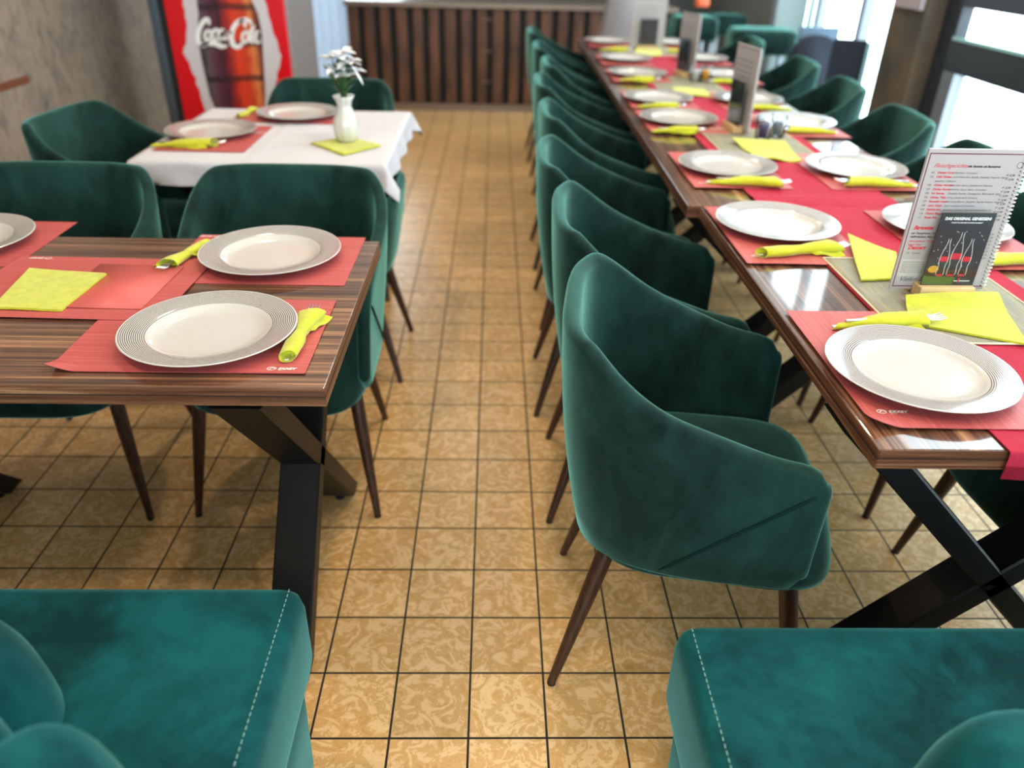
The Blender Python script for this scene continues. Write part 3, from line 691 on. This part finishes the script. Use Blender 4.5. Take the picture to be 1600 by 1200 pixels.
# ------------------------------------------------------------------ long row: runners, mats, plates
def runner(x0, x1, y0, y1, z, label, drop=0, sk=0, ridge=()):
    P = []; ys_ = []; n = int((y1-y0)/.03)
    lines = [(y0-.004, z-drop+.0), (y0-.004, z-drop*.5), (y0-.0035, z-.006), (y0-.002, z-.0012)] if drop else []
    lines += [(y0+(y1-y0)*i/n, z+sum(.006*math.exp(-((y0+(y1-y0)*i/n-r)/.02)**2) for r in ridge)) for i in range(n+1)]
    for (y, zz) in lines: P.append([(x0+(x1-x0)*j/10+(y-y0)*sk, y-(.003*math.sin(j*1.3) if zz < z-.02 else 0), zz+.0006*math.sin(j*2+y*9)) for j in range(11)])
    if not drop: return tag(obj('table_runner', slab(P, .0015), RED, edge=50), label, 'runner', 'crimson runners')
    V, F = slab(P, .0015)
    return tag(obj('table_runner', (V, F), RED, edge=60), label, 'runner', 'crimson runners')
runner(.778, 1.172, .938, 2.16, TZ+.0022, 'crimson runner on the nearest table of the long row, hanging over its front end', .048)
runner(.752, 1.165, 2.138, 6.0, TZ+.0024, 'long crimson runner over the second to farthest tables of the row', .028, .011, (2.20,))
def gmat(x0, x1, y0, y1, z, label):
    w, d = x1-x0, y1-y0
    o = obj('centre_mat', sheet([(-w/2, -d/2), (w/2, -d/2), (w/2, d/2), (-w/2, d/2)], 20, 20, lambda u, v: .0012+.001*math.sin(v*7)*(1-u)*.8, .001), GREYMAT); o.location = ((x0+x1)/2, (y0+y1)/2, z); tag(o, label, 'placemat', 'sage grey centre mats')
    b = .005; g = lambda pts: tube(pts, .0022, 6)
    fr_ = g([(-w/2, -d/2, .0012), (-w/2, 0, .0014), (-w/2, d/2, .0012), (0, d/2, .0012), (w/2, d/2, .0012), (w/2, 0, .0012), (w/2, -d/2, .0012), (0, -d/2, .0012), (-w/2, -d/2, .0012)])
    obj('cream_border', fr_, CREAM, o); return o
GZ = TZ+.0045
gmat(.783, 1.118, 1.285, 1.722, GZ, 'sage grey mat with cream border under the big standing menu')
gmat(.798, 1.125, 2.665, 3.11, GZ, 'sage grey mat with cream border under the second standing menu')
gmat(.805, 1.13, 3.92, 4.36, GZ, 'sage grey mat with cream border under the third standing menu')
gmat(.82, 1.15, 5.20, 5.60, GZ, 'sage grey mat with cream border under the farthest standing menu')
SET = [  # plate centre, mat y range, tag words
    (.742, 1.162, .595, .994, 1.424, 'nearest plate on the aisle side of the long row', 0), (.738, 1.94, .588, 1.681, 2.108, 'second plate from the camera on the aisle side', 0),
    (.757, 2.515, .603, 2.298, 2.728, 'third plate from the camera on the aisle side', 0), (.748, 3.245, .60, 3.03, 3.46, 'fourth plate from the camera on the aisle side', 0),
    (.745, 3.69, .60, 3.50, 3.92, 'fifth plate from the camera on the aisle side', 0), (.765, 4.40, .61, 4.18, 4.61, 'sixth plate from the camera on the aisle side', 0),
    (.782, 4.96, .62, 4.74, 5.16, 'seventh plate from the camera on the aisle side', 0), (.775, 5.78, .63, 5.54, 5.97, 'farthest plate on the aisle side', 0)]
for i, (x, y, mx, y0, y1, l, _) in enumerate(SET):
    placemat(mx+.152, (y0+y1)/2, TZ+.0042, PI/2, 'coral placemat under the '+l, y1-y0, .30, (-.19+.02, .128, -PI/2) if i < 3 else None, (0, 1) if i == 0 else None, bz=(.0005*(i % 2)))
    plate(x, y, TZ+.0065, 'ringed white charger plate, the '+l)
SETR = [(1.187, 1.945, 1.665, 2.095, 'plate half hidden by the big standing menu on the window side'), (1.178, 2.515, 2.30, 2.73, 'plate right beyond the big standing menu on the window side'),
        (1.218, 3.22, 3.0, 3.43, 'plate right of the second standing menu on the window side'), (1.16, 3.70, 3.5, 3.92, 'plate behind the second standing menu on the window side'),
        (1.238, 4.41, 4.18, 4.61, 'plate right of the third standing menu on the window side'), (1.252, 5.02, 4.80, 5.2, 'plate behind the third standing menu on the window side'),
        (1.22, 5.78, 5.54, 5.97, 'farthest plate on the window side')]
for x, y, y0, y1, l in SETR:
    placemat(x-.003, (y0+y1)/2, TZ+.0042, PI/2, 'coral placemat under the '+l, y1-y0, .30, None, None)
    plate(x, y, TZ+.0065, 'ringed white charger '+l)
RZ = TZ+.006
roll(.765, 1.352, RZ, 8, 'lime napkin roll with fork tines just behind the nearest plate of the long row', 3, .98, 1, 0)
roll(.735, 1.745, RZ, 14, 'long creased lime napkin roll in front of the second plate on the aisle side', 4, 1.0, -1)
roll(.765, 2.325, RZ, -4, 'lime napkin roll in front of the third plate on the aisle side', 5, 1.05, -1, 0)
roll(.70, 3.03, RZ, 6, 'lime napkin roll in front of the fourth plate on the aisle side', 3, .9, 1, 0)
roll(.72, 3.50, RZ, 4, 'thin lime napkin roll between the fourth and fifth plates on the aisle side', 3, .9, 1, 0)
roll(.74, 4.20, RZ, 4, 'small lime napkin roll before the sixth plate on the aisle side', 4, .9, 1, 0)
roll(.77, 5.35, RZ, 4, 'blurred lime napkin roll before the farthest aisle plate', 5, .9, 1, 0)
roll(1.255, 1.70, RZ, 180, 'lime napkin roll behind the right edge of the big standing menu', 5, 1.0, 1, 0)
roll(1.178, 2.335, RZ, 176, 'lime napkin roll with fork tip in front of the plate beyond the big menu', 4, 1.05, 1, 0)
roll(1.225, 3.06, RZ, 178, 'lime napkin roll right of the second standing menu', 2, .95, 1, 0)
roll(1.20, 3.50, RZ, 176, 'thin lime napkin roll behind the second standing menu', 3, .9, 1, 0)
roll(1.20, 4.18, RZ, 176, 'small lime napkin roll right of the third standing menu', 4, .9, 1, 0)
roll(1.19, 5.32, RZ, 176, 'blurred lime napkin roll on the window side of the farthest table', 5, .9, 1, 0)

# loose lime napkins draped on the centre mats
def drape(c, zf, label, t=.004):
    o = obj('draped_napkin', sheet(c, 24, 24, zf, t), YEL, edge=60); return tag(o, label, 'napkin', 'lime napkins on the centre mats')
def pc(px, py, z=.757): p = un(px, py, z); return (p.x, p.y)
BZ = GZ+.007
drape([pc(1345, 440), pc(1402, 438), pc(1400, 395), pc(1322, 376)], lambda u, v: BZ+.028*max(0, v-.35)**1.2*(1-u)**1.5+.003*math.sin(v*4), 'lime napkin with one raised corner left of the big standing menu')
drape([pc(1422, 508), pc(1606, 541), pc(1556, 466), pc(1412, 470)], lambda u, v: BZ+.009*sm(.62, 1, v)+.004*math.sin(u*3)*v, 'large lime napkin creased up against the wooden stand of the big menu')
drape([pc(1188, 251), pc(1252, 252), pc(1226, 224), pc(1142, 222)], lambda u, v: BZ+.012*sm(.5, 1, v)*(1-u*.6)+.006*math.sin(u*6)*(1-v), 'crumpled lime napkin in front of the second standing menu')
drape([pc(1062, 150), pc(1112, 151), pc(1100, 139), pc(1048, 138)], lambda u, v: BZ+.003*math.sin(u*5), 'flat lime napkin in front of the third standing menu')
drape([pc(990, 88), pc(1034, 88), pc(1034, 72), pc(995, 76)], lambda u, v: BZ+.01*sm(.5, 1, v), 'bright lime napkin in front of the farthest standing menu')

# ------------------------------------------------------------------ menus
def menu(loc, rz, label, detail=False, w=.205, h=.295, flip=False):
    e = empty('standing_menu', loc, rz, label, 'menu', 'spiral bound menus in stands')
    pg = obj('pages', box(-w/2, w/2, 0, .006, .004, h+.004, .001), PAPER, e, False)
    q = -.0004; b = .004
    obj('border', merge(*[poly(r, q) for r in ([(-w/2+b, h-b), (w/2-b, h-b), (w/2-b, h-b-.002), (-w/2+b, h-b-.002)], [(-w/2+b, b+.006), (w/2-b, b+.006), (w/2-b, b+.008), (-w/2+b, b+.008)], [(-w/2+b, b+.006), (-w/2+b+.002, b+.006), (-w/2+b+.002, h-b), (-w/2+b, h-b)])]), MAROON, pg, False)
    rings = []
    for k in range(36 if detail else 30):
        z = .014+(h-.02)*k/(35 if detail else 29); cx_ = w/2-.001
        rings.append(tube([(cx_+.006*math.cos(a), .003+.006*math.sin(a), z) for a in [2*PI*j/9 for j in range(10)]], .0013, 5))
    obj('spiral_binding', merge(*rings), WHITE_CER, e)
    obj('binding_holes', merge(*[poly([(w/2-.009, z), (w/2-.006, z), (w/2-.006, z+.003), (w/2-.009, z+.003)], q) for z in [.012+(h-.02)*k/35 for k in range(36)]]), INK, pg, False)
    x0 = -w/2
    if detail:
        L = ['101  ', '102  ', '', '103  ', '104  ', '105  ', '106  ', '107  ', '108  ', '109  ', '110  ', '111  ']
        R1 = ['Chicken Curry', 'Chilli Chicken', '', 'Chicken Nuggets', 'Chicken Korma', 'Veg Samosa', 'Chicken Tikka', 'Hausteller scharf', 'Lamm Kebab', 'Gemüse Reis', 'Chicken Biryani', 'Paneer Reis']
        R2 = ['Hähnchen, Currysauce', 'scharf Hähnchen, Paprika, Zwiebeln, Peperoni, Ingwer', 'Jalapeños, Chilisauce', 'Hähnchen, Sauce, pakistanische Gewürze', 'Hähnchen, Sauce, Sahne, Currysauce', 'Zwiebeln, Paprika, Champignons, Blumenkohl, Salat',
              'Curry, pakistanische Gewürze', 'scharf Lammfleisch, Zwiebeln, Paprika, Kräuter, Gewürze', 'Lamm, pakistanische Gewürze', 'gebratenes Gemüse, Reis, mit pakistanischer Art', 'Gewürze, Basmatireis, mit pakistanischer Art', 'gebratene Nüsse, Basmatireis, mit pakistanischer Art']
        bl, rd = [], []
        for k in range(12):
            z = h-.044-k*.0083
            if L[k]: bl.append(text(L[k], x0+.016, z, .0056, q))
            if R1[k]: rd.append(text(R1[k], x0+.029, z, .0056, q, .2, .0002))
            bl.append(text(R2[k], x0+(.063 if R1[k] else .029), z, .0052, q, .2))
            if k != 2: bl.append(text('€ 12,90', w/2-.034, z-.004, .0056, q, .2, .0001))
        hd = []; hd.append(text('Fleischgerichte', x0+.018, h-.032, .0115, q, .5)); bl.append(text('alle Gerichte mit Basmatireis', x0+.088, h-.031, .0056, q, .2, .0003))
        hd.append(text('Baguette', x0+.014, .136, .0115, q, .4, .0004)); hd.append(text('Dessert', x0+.014, .093, .0115, q, .4, .0004))
        for k, s in enumerate(('mit Champignons, Tomaten,', 'Geflügelsalami, Mais, Sauce')): bl.append(text(s, x0+.012, .126-k*.0075, .0058, q, .2, .0002))
        for k, s in enumerate(('Hähnchenbrust, Tomaten', 'Salami, Käse')): rd.append(text(s, x0+.012, .109-k*.0075, .0056, q, .2, .0001))
        bl.append(text('120   Tiramisu', x0+.012, .083, .0056, q, .1))
        for k in range(6): bl.append(text('Allergene und Zusatzstoffe siehe', x0+.012, .064-k*.0045, .0038, q))
        bl.append(text('Vielen Dank', x0+.014, .022, .0155, q, .45))
        for k in range(8): bl.append(text('€ 6,90', w/2-.032, .125-k*.0075, .0056, q, .2))
        obj('black_text', merge(*bl), INK, pg, False); obj('red_text', merge(*rd), REDINK, pg, False); [obj('menu_heading', q_, REDINK, pg, False) for q_ in hd]
        obj('note_box', poly([(x0+.009, .033), (-.02, .033), (-.02, .071), (x0+.009, .071)], q*.5), mat('pale_note', C(188, 184, 178), .5), pg, False)
        obj('round_seal', ribbon([(w/2-.013+.006*math.cos(a*PI/8), h-.026+.006*math.sin(a*PI/8)) for a in range(17)], .0009, q, 1), INK, pg, False)
        obj('paw_drawing', merge(*[poly([(w/2-.034+dx+r*math.cos(a*PI/5), .141+dz+r*math.sin(a*PI/5)) for a in range(10)], q) for dx, dz, r in ((0, 0, .004), (.006, .004, .0025), (-.002, .007, .0022))]), ORANGE, pg, False)
    else:
        obj('black_text', merge(*[text('Speisen und Getränke der Woche', x0+.02, h-.05-k*.02, .010, q, .2) for k in range(11)]), INK, pg, False)
    # stand
    obj('wooden_block', merge(box(-.055, .062, -.036, -.001, -.0045, .022, .002), box(-.055, .062, .007, .03, -.0045, .022, .002)), PINEW, e, False)
    cd = obj('table_card', box(-.05, .062, -.022, -.019, .022, .178, .0005), BLACKCARD, e, False)
    obj('card_holder', merge(box(-.053, .065, -.0232, -.0225, .022, .181), box(-.053, .065, -.0185, -.0178, .022, .181)), ACRYL, e, False)
    y = -.0224
    if detail:
        wt = [text('DAS ORIGINAL GENIESSEN!', .006, .164, .0078, y, .1, .0004, 'CENTER'), text('COKE FÜR DEN BESONDEREN MOMENT', .006, .157, .0036, y, .1, .0001, 'CENTER')]
        rb = []
        for cx_, sc, in ((-.018, .85), (.006, 1.0), (.030, .85)):
            zb = .046
            for s in (-1, 1):
                pts = [(s*.0028, .092), (s*.003, .080), (s*.0075, .062), (s*.0105, .045), (s*.0105, .034), (s*.0082, .022), (s*.0095, .008), (s*.009, 0)]
                wt.append(ribbon([(cx_+p[0]*sc, zb+p[1]*sc) for p in pts], .0009, y, 4))
            rb.append(poly([(cx_-.0103*sc, zb+.034*sc), (cx_+.0103*sc, zb+.034*sc), (cx_+.0103*sc, zb+.047*sc), (cx_-.0103*sc, zb+.047*sc)], y+.0001))
            rb.append(poly([(cx_-.008*sc, zb-.003), (cx_+.008*sc, zb-.003), (cx_+.006*sc, zb+.001), (cx_-.006*sc, zb+.001)], y))
        wt.append(poly([(.018, .0315), (.052, .0315), (.052, .033), (.018, .033)], y)); rb.append(poly([(.026, .028), (.029, .028), (.029, .038), (.026, .038)], y-.0001))
        for k in range(22): rx, rz_ = random.uniform(-.045, .058), random.uniform(.06, .15); wt.append(poly([(rx+.0008*math.cos(a*PI/3), rz_+.0008*math.sin(a*PI/3)) for a in range(6)], y))
        obj('card_white_print', merge(*wt), PALEINK if 0 else WHITEINK, cd, False); obj('card_red_print', merge(*rb), REDINK, cd, False)
        obj('orange_slice_print', poly([(-.034+.011*math.cos(a*PI/9), .058+.008*math.sin(a*PI/9)) for a in range(18)], y), ORANGE, cd, False)
        obj('green_print', poly([(-.05, .024), (.015, .024), (.02, .04), (-.05, .043)], y+.0001), GREENP, cd, False)
        obj('brown_table_print', poly([(-.05, .043), (.02, .040), (.062, .040), (.062, .056), (-.05, .06)], y+.0002), mat('brown_print', C(70, 48, 40), .4), cd, False)
    return e
MZ = GZ+.0065
menu((.952, 1.522, MZ), .02, 'big spiral bound menu with red headings standing on the nearest table of the long row', True)
menu((.942, 3.09, MZ), math.radians(-82), 'spiral bound menu seen almost edge on, second from the camera')
menu((1.015, 4.40, MZ), math.radians(-76), 'blurred narrow menu seen edge on, third from the camera')
menu((.985, 5.45, MZ), 0, 'farthest blurred menu, facing the camera in front of the grey fabric', w=.22)

def glass_jar(x, y, label, lab, fill):
    e = empty('glass_holder', (x, y, MZ-.0035), 0, label, 'glass')
    obj('glass', (lambda q: (q[0], q[1][:-1]))(lathe([(.024, 0), (.027, .002), (.030, .080)], 32)), GLASS, e)
    obj('content', lathe([(.017, .008), (.018, .05), (.016, .056)], 24), fill, e); return e
glass_jar(.998, 2.935, 'clear glass with a purple packet in it beside the second standing menu', 0, PURPLE)
glass_jar(1.068, 2.985, 'small clear glass right behind the one holding a purple packet', 0, ALU)
glass_jar(1.035, 4.23, 'clear glass with white content beside the third standing menu', 0, WHITE_CER)
glass_jar(1.085, 4.22, 'clear shaker with orange spice beside the third standing menu', 0, ORSPICE)

# ------------------------------------------------------------------ foreground benches
def make_bench(name, xa, xb, ya, yb, side, label, ztop=.47, lobes=()):
    e = empty(name, ((xa+xb)/2, (ya+yb)/2, 0), 0, label, 'bench'); a, b = (xb-xa)/2, (yb-ya)/2
    R = []
    for z, ins in ((.285, .03), (.28, .018), (.29, .006), (.32, 0), (.43, .0), (.455, .004), (.466, .012), (.47, .026), (.471, .06)):
        R.append([Vector((x, y, z+ztop-.47)) for x, y in rrect(a-ins, b-ins, .028)])
    sh = merge(loft(R)); g = []
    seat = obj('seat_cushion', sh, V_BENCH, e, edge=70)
    R = [[Vector((x, y, z)) for x, y in rrect(a-.02-i, b-.02-i, .02)] for z, i in ((.03, .012), (.045, .004), (.27, .0), (.29, .004))]
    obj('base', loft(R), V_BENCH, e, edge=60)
    sx = side*(a-.024); dash = []
    y = -b+.03
    while y < b-.02:
        dash.append(tube([(sx, y, ztop+.0002), (sx, y+.0062, ztop+.0002)], .0007, 5)); y += .0105
    obj('stitching', merge(*dash), mat('pale_thread', C(150, 190, 180), .7), seat)
    for k in (-1, 1):
        for q in (-1, 1): obj('foot', box(k*(a-.1)-.025, k*(a-.1)+.025, q*(b-.08)-.025, q*(b-.08)+.025, 0, .035), LEGWOOD, e, False)
    return e
def rrect(a, b, r, k=7):
    out = []
    for cx_, cy_, a0 in ((a-r, b-r, 0), (-a+r, b-r, PI/2), (-a+r, -b+r, PI), (a-r, -b+r, 1.5*PI)):
        for j in range(k+1): t = a0+PI/2*j/k; out.append((cx_+r*math.cos(t), cy_+r*math.sin(t)))
    # subdivide long sides for smooth shading
    return out
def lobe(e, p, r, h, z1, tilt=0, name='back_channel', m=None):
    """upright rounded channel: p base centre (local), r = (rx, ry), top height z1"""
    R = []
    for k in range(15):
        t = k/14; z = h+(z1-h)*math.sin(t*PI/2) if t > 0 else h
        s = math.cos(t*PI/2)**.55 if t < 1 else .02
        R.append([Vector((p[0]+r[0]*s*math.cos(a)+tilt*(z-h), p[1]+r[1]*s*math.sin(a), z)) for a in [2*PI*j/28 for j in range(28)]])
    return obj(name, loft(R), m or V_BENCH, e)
bl = make_bench('upholstered_bench', -1.75, -.303, .36, .947, 1, 'teal velvet bench with white stitching in the left foreground')
br = make_bench('upholstered_bench', .295, 1.75, .30, .868, -1, 'teal velvet bench with white stitching in the right foreground')
def wl(e, x, y): return (x-e.location.x, y-e.location.y)
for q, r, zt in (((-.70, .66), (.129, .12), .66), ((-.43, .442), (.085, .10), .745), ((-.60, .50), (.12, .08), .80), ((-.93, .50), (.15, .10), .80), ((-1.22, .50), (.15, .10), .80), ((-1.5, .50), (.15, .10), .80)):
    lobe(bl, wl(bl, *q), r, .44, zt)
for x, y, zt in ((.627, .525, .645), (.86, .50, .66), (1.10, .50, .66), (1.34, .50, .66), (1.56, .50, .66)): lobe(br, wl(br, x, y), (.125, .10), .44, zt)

# ------------------------------------------------------------------ far background things
# chair under a grey woven cover behind the end of the row
cv = []
for k, (z, wx, wy, cx_) in enumerate(((0, .17, .10, .93), (.45, .155, .09, .93), (.72, .135, .07, .93), (.98, .10, .05, .935), (1.18, .09, .045, .94), (1.22, .06, .03, .94))):
    cv.append([Vector((cx_+wx*(1+.07*math.sin(a*7))*math.cos(a), 6.42+wy*math.sin(a), z)) for a in [2*PI*j/64 for j in range(64)]])
o = obj('draped_fabric', loft(cv), WOVEN); tag(o, 'grey woven fabric flaring down behind the far end of the long row', 'fabric')
def bar_stool(x, y, rz, zs, w, dpt, label, back=True):
    e = empty('bar_stool', (x, y, 0), rz, label, 'stool', 'green bar stools in the far corner')
    obj('seat', pad(w/2, dpt/2, 5, [(zs-.16, .02), (zs-.15, .005), (zs-.13, 0), (zs-.03, 0), (zs-.008, .012), (zs, .04), (zs+.004, .1)], 40), V_CHAIR, e)
    for sx in (-1, 1):
        for sy in (-1, 1): obj('leg', tube([(sx*(w/2-.05), sy*(dpt/2-.05), zs-.14), (sx*(w/2-.03), sy*(dpt/2-.03), 0)], .018, 10), mat('pale_metal_leg', C(160, 168, 178), .35, Metallic=.6), e)
    return e
p = un(1192, 44, .85); bar_stool(p.x, p.y, -.1, .85, .46, .36, 'wide green velvet bar stool in the far right corner')
p = un(1085, 24, .90); bar_stool(p.x, p.y, .1, .90, .32, .30, 'green velvet bar stool behind the edge-on third menu')
p = un(1138, 22, .82); bar_stool(p.x, p.y, 0, .82, .30, .30, 'dark green bar stool between the two larger ones')
o = obj('orange_cloth', pad(.06, .05, 3, [(0, .01), (.02, 0), (.06, .01), (.08, .04)], 24), ORRED, loc=un(1096, 10, .905)); tag(o, 'small orange-red bundle lying on a green bar stool', 'cloth')
# navy round back chair and leaning panels
def panel(name, px0, px1, pyt, Y, zb, mt, label, cat, t=.03, lean=0):
    a, b = uny(px0, pyt, Y), uny(px1, pyt, Y)
    e = obj(name, box(a.x, b.x, Y, Y+t, zb, a.z, .004), mt, smooth=False); return tag(e, label, cat)
panel('display_board', 1252, 1314, 42, 5.55, 0, BLUEGREY, 'blue-grey board standing behind the navy rounded chair', 'board')
nv = empty('rounded_chair', (uny(1280, 80, 5.42).x-.02, 5.42, 0), 0, 'navy chair with a rounded back in front of the blue-grey board', 'chair')
zt = uny(1280, 55, 5.42).z
obj('backrest', xf(loft([[Vector((.17*math.copysign(abs(math.cos(a))**.8, math.cos(a)), y, max(.42, zt-.22+.22*math.sin(a)))) for a in [2*PI*j/40 for j in range(40)]] for y in (0, .05)]), Matrix.Identity(4)), NAVY, nv)
obj('seat', pad(.19, .19, 4, [(.38, .02), (.39, 0), (.43, 0), (.45, .02), (.455, .08)], 32, cy=-.18), NAVY, nv)
for sx in (-1, 1):
    for yy in (-.32, .0): obj('leg', tube([(sx*.15, yy, .39), (sx*.17, yy, 0)], .014, 8), STEEL_BLK, nv)
fb = empty('folding_board', (uny(1322, 90, 4.98).x, 4.98, 0), -.35, 'dark folding board with pale blue edge beside the bright window', 'board')
zt = uny(1322, 62, 4.98).z
obj('board_panel', box(-.09, .10, 0, .03, .0, zt, .004), NAVY, fb, False); obj('pale_edge', box(.10, .125, -.01, .04, 0, zt-.01, .003), mat('pale_blue_edge', C(140, 180, 192), .4), fb, False)
ph = empty('partition', (0, 0, 0), 0, 'grey upright partition panel with a pale pole in the far right corner', 'partition')
a, b = uny(1215, 10, 6.2), uny(1262, 10, 6.2)
obj('partition_panel', box(a.x, b.x, 6.2, 6.25, 0, 2.2), mat('grey_partition', C(124, 138, 138), .5), ph, False)
c = uny(1269, 10, 6.15); obj('pole', xf(lathe([(.022, 0), (.022, 2.2)], 16), Matrix.Translation((c.x-.0, 6.15, 0))), mat('mint_pole', C(176, 220, 216), .3), ph)
# papers hung at the pillar top and the shelf at the left wall
o = obj('hanging_sign', box(XR-.125, XR-.102, 4.36, 4.66, 1.10, 1.5), mat('pale_lilac_paper', C(170, 160, 170), .7), smooth=False); tag(o, 'pale lilac paper sheet hanging at the top of the brown-grey pillar', 'sign')
sh = empty('wall_shelf', (0, 0, 0), 0, 'brown wooden shelf corner at the rustic left wall, cut by the frame edge', 'shelf')
p = un(30, 116, .80)
obj('tabletop', box(p.x-.6, p.x, p.y-.5, p.y+.5, .765, .80, .004), mat('red_brown_wood', C(112, 62, 38), .4), sh, False) if p.x-.6 > XL else obj('tabletop', box(XL+.002, p.x-.1, p.y-.6, p.y+.0, .765, .80, .004), mat('red_brown_wood', C(112, 62, 38), .4), sh, False)
